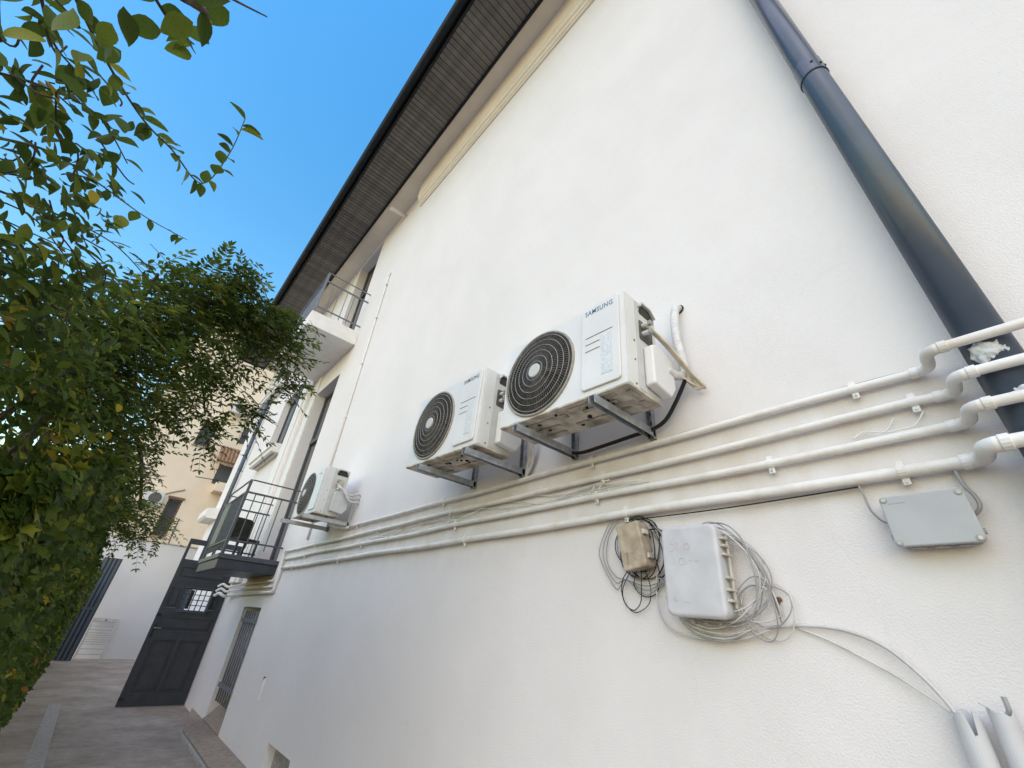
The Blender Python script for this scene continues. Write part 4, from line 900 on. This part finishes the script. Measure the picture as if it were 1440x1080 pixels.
for q in [(-2.35, .79, 2.56), (-2.45, .8, 2.48), (-2.4, .77, 2.53), (-2.27, .7, 2.63), (-2.31, .74, 2.58), (-2.32, .86, 2.64), (-2.47, .94, 2.63), (-2.45, .89, 2.61), (-2.47, 1.02, 2.7), (-2.31, .85, 2.7)]:
    vl.append((Vector(q), frame((U(-.8, .3), U(-.2, .6), U(-.4, .1)), (U(-.3, .3), U(-.4, .1), 1)), U(.055, .07), 'ovate_wide', pick((2, 5, 3, 1.5, .1, .1))))
vcaps = [((-2.54, .93, 2.45), (-2.55, 1.04, 2.64), .11, 41), ((-2.55, 1.09, 2.43), (-2.48, 1.19, 2.67), .12, 69), ((-2.52, 1.17, 2.35), (-2.46, 1.34, 2.62), .12, 73),
         ((-2.52, 1.31, 2.32), (-2.45, 1.58, 2.63), .11, 82), ((-2.55, 1.55, 2.28), (-2.47, 1.9, 2.52), .17, 288), ((-2.58, 1.8, 2.22), (-2.46, 2.28, 2.42), .22, 486), ((-2.58, 2.25, 2.15), (-2.45, 2.82, 2.42), .24, 638)]
for a, b, r, n in vcaps:
    a = Vector(a); b = Vector(b)
    for k in range(n):
        q = a.lerp(b, random.random()) + rvec() * r * random.random() ** .5
        out = Vector((.5, -.5, -.1)); d = (Vector((U(-.2, 1), U(-.9, .5), U(-1, .2))) + rvec() * .5).normalized()
        vl.append((q, frame(d, Vector((U(-.2, .7), U(-.8, .2), U(.3, 1)))), U(.034, .064), random.choice(('ovate', 'ovate_wide', 'ovate', 'narrow', 'narrow')), pick((7, 6, 2.5, .8, .12, .03))))
    for k in range(int(4 + r * 30)):
        q = a.lerp(b, random.random()) + rvec() * r * .9; e = q + Vector((U(-.1, .10), U(-.05, .16), U(-.08, .08))); mdl = q.lerp(e, .5) + rvec() * .035
        MB().tube([v - L0 for v in smooth_path([q, mdl, e], 4)], [.0022] * 9, 5).build('twig', M_BARK, vine, smooth=True)
for k in range(26):   # long dark stems arching out of the hedge
    a = Vector((-2.62, 1.25 + .045 * k + U(-.05, .05), 2.22 + U(-.06, .14))); ln = U(.35, .75)
    c1 = a + Vector((U(.0, .06), ln * .5, ln * U(.22, .34))); e = a + Vector((U(.08, .22), ln, ln * U(.25, .5)))
    P_ = smooth_path([a, c1, e], 6)
    MB().tube([v - L0 for v in P_], [.0032 * (1 - .6 * j / len(P_)) for j in range(len(P_))], 5).build('stem', M_BARK, vine, smooth=True)
    for j in range(6):
        t = U(.35, 1); q = P_[min(int(t * (len(P_) - 1)), len(P_) - 2)]; T = (P_[-1] - P_[0]).normalized()
        d = (T.cross(rvec()).normalized() * .8 + T * .5).normalized()
        vl.append((q, frame(d, Vector((U(-.5, .5), U(-.6, .2), 1))), U(.035, .055), random.choice(('ovate', 'narrow')), pick((4, 5, 3, 1, .1, .05))))
build_leaves(vine, vl, 290)
for st in ([(-2.75, 1.2, 0), (-2.72, 1.25, 1.2), (-2.66, 1.3, 2.2), (-2.6, 1.25, 2.45)], [(-2.75, 1.9, 0), (-2.7, 1.85, 1.4), (-2.6, 1.75, 2.4)]):
    MB().tube([q - L0 for q in smooth_path(st, 5)], .016, 8).build('trunk', M_BARK, vine, smooth=True)

# --- wisteria like tree: feathery sprays of leaflets over the alley
tree = empty('feathery_tree', (-3.0, 4.4, 0)); tag(tree, 'tree with feathery leaflet sprays arching over the alley towards the balconies', 'tree')
L0 = tree.location; tl = []
tcaps = [((-2.58, 3.27, 2.96), (-2.22, 3.43, 3.61), .32, 200), ((-2.22, 3.43, 3.61), (-1.60, 3.60, 3.68), .24, 190), ((-2.11, 3.32, 3.76), (-2.4, 3.27, 3.45), .22, 78), ((-2.0, 3.73, 3.49), (-2.24, 4.60, 3.05), .26, 170),
         ((-2.50, 4.35, 2.95), (-2.44, 5.91, 2.60), .36, 250), ((-2.55, 4.87, 2.55), (-2.36, 6.96, 2.34), .30, 190), ((-1.56, 3.62, 3.6), (-1.50, 3.94, 3.25), .10, 40), ((-1.87, 3.83, 3.29), (-1.60, 4.06, 2.98), .09, 26),
         ((-1.85, 4.25, 3.03), (-1.79, 4.45, 2.75), .1, 24), ((-2.18, 3.26, 3.80), (-2.05, 3.37, 3.71), .11, 26), ((-2.67, 2.73, 2.58), (-2.47, 3.21, 3.05), .36, 260), ((-2.53, 3.22, 2.45), (-2.45, 3.72, 2.9), .38, 192),
         ((-2.58, 2.81, 3.3), (-2.4, 3.08, 3.38), .12, 18), ((-2.15, 6.3, 2.42), (-1.80, 7.6, 2.40), .26, 110), ((-2.5, 5.5, 2.6), (-2.2, 9.5, 2.7), .45, 210)]
twigs = MB()
for a, b, r, n in tcaps:
    a = Vector(a); b = Vector(b)
    for k in range(n):
        q = a.lerp(b, random.random()) + rvec() * r * random.random() ** .45
        ln = U(.16, .30); d = (Vector((U(-.1, .9), U(-.7, .5), U(-.7, .35))) + rvec() * .35).normalized(); nrm = (Vector((U(-.3, .3), U(-.4, .2), 1))).normalized()
        fr_ = frame(d, nrm); sag = U(.1, .4); npair = random.randint(4, 6); mi0 = pick((4, 5, 2, .5, .08, .02)); pts = []
        for j in range(npair + 1):
            t = j / npair; pp = q + d * ln * t + Vector((0, 0, -sag * ln * t * t)); pts.append(pp)
            if j == 0: continue
            for sgn in (-1, 1):
                ld = (fr_ @ Vector((sgn, .55, -.1))).normalized()
                tl.append((pp, frame(ld, fr_ @ Vector((U(-.3, .3), U(-.3, .3), 1))), U(.056, .08) * (1 - .25 * t), 'small', mi0 if random.random() < .75 else pick((3, 5, 3, .8, .05, .05))))
        tl.append((pts[-1], frame(d, nrm), .06, 'small', mi0))
        twigs.tube([v - L0 for v in pts], .0016, 4, False)
build_leaves(tree, tl, 290)
tag(twigs.build('twigs', M_GTWIG, tree), kind='stuff')
trunks = [([(-3.0, 4.4, 0), (-2.95, 4.35, 1.2), (-2.8, 4.2, 2.2), (-2.65, 3.9, 2.9)], .06), ([(-2.65, 3.9, 2.9), (-2.4, 3.6, 3.3), (-2.1, 3.5, 3.58), (-1.7, 3.58, 3.68)], .022), ([(-2.7, 4.1, 2.6), (-2.4, 4.6, 2.85), (-2.2, 5.4, 2.8), (-2.0, 6.6, 2.5)], .028),
          ([(-2.65, 3.9, 2.9), (-2.55, 3.4, 3.2), (-2.5, 3.0, 3.35)], .016), ([(-2.4, 3.6, 3.3), (-2.1, 4.1, 3.3), (-1.9, 4.4, 3.05)], .014), ([(-2.4, 3.6, 3.3), (-2.25, 3.4, 3.6), (-2.12, 3.3, 3.82)], .010)]
for k, (st, r) in enumerate(trunks):
    P_ = smooth_path(st, 6); MB().tube([v - L0 for v in P_], [r * (1 - .55 * j / len(P_)) for j in range(len(P_))], 8).build('trunk' if k == 0 else 'branch', M_BARK, tree, smooth=True)

# --- dense hedge of climbers along the left of the alley
hedge = empty('leafy_hedge', (-2.6, 9.0, 0)); tag(hedge, 'dense hedge of green and yellowing climber leaves along the left side', 'hedge')
L0 = hedge.location; hl = []
def hx(y, z):   # outer face of the hedge
    return -2.33 + .02 * min(max(y - 3, 0), 5) + .10 * mnoise.noise(Vector((y * .9, z * 1.1, 0))) + .07 * mnoise.noise(Vector((y * 2.6, z * 2.6, 5))) + .05 * max(0, min(z, 2.2) - .3)
def htop(y): return min(2.5, 2.0 + .25 * (y - 2.2)) - .12 * max(0, min(y, 9) - 5) + .2 * mnoise.noise(Vector((y * .7, 3, 0)))
N = 34000
for k in range(N):
    u = random.random(); y = 2.3 + 15.6 * u ** 1.6
    zt = htop(y); z = zt * random.random() ** .85
    depth = abs(G(0, .16)); x = hx(y, z) - depth
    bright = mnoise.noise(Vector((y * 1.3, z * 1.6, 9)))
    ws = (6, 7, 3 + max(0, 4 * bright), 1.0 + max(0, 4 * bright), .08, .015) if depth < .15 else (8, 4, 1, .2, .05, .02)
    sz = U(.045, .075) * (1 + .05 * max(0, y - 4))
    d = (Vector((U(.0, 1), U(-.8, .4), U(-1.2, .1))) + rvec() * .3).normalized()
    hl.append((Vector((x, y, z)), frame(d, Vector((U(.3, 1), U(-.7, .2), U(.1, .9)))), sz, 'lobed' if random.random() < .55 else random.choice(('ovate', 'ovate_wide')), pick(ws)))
for k in range(130):   # yellowing patch high on the near end
    q = Vector((-2.38 + G(0, .05), 2.75 + G(0, .22), 2.12 + G(0, .12)))
    hl.append((q, frame(Vector((U(0, 1), U(-.8, .4), U(-1, .1))), Vector((U(.2, 1), U(-.7, .2), U(.2, 1)))), U(.045, .07), random.choice(('lobed', 'ovate_wide')), pick((.5, 1, 2, 5, 2.5, .3))))
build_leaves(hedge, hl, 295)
st = MB()
for k in range(90):
    y = 2.4 + 15 * random.random() ** 1.4; x = -2.62 + U(-.12, .12)
    st.tube([v - L0 for v in smooth_path([(x, y, 0), (x + U(-.05, .1), y + U(-.2, .2), .9), (x + U(-.05, .15), y + U(-.3, .3), 1.8), (x + U(0, .2), y + U(-.4, .4), 2.5)], 4)], U(.004, .012), 5)
tag(st.build('stems', M_BARK, hedge), kind='stuff')
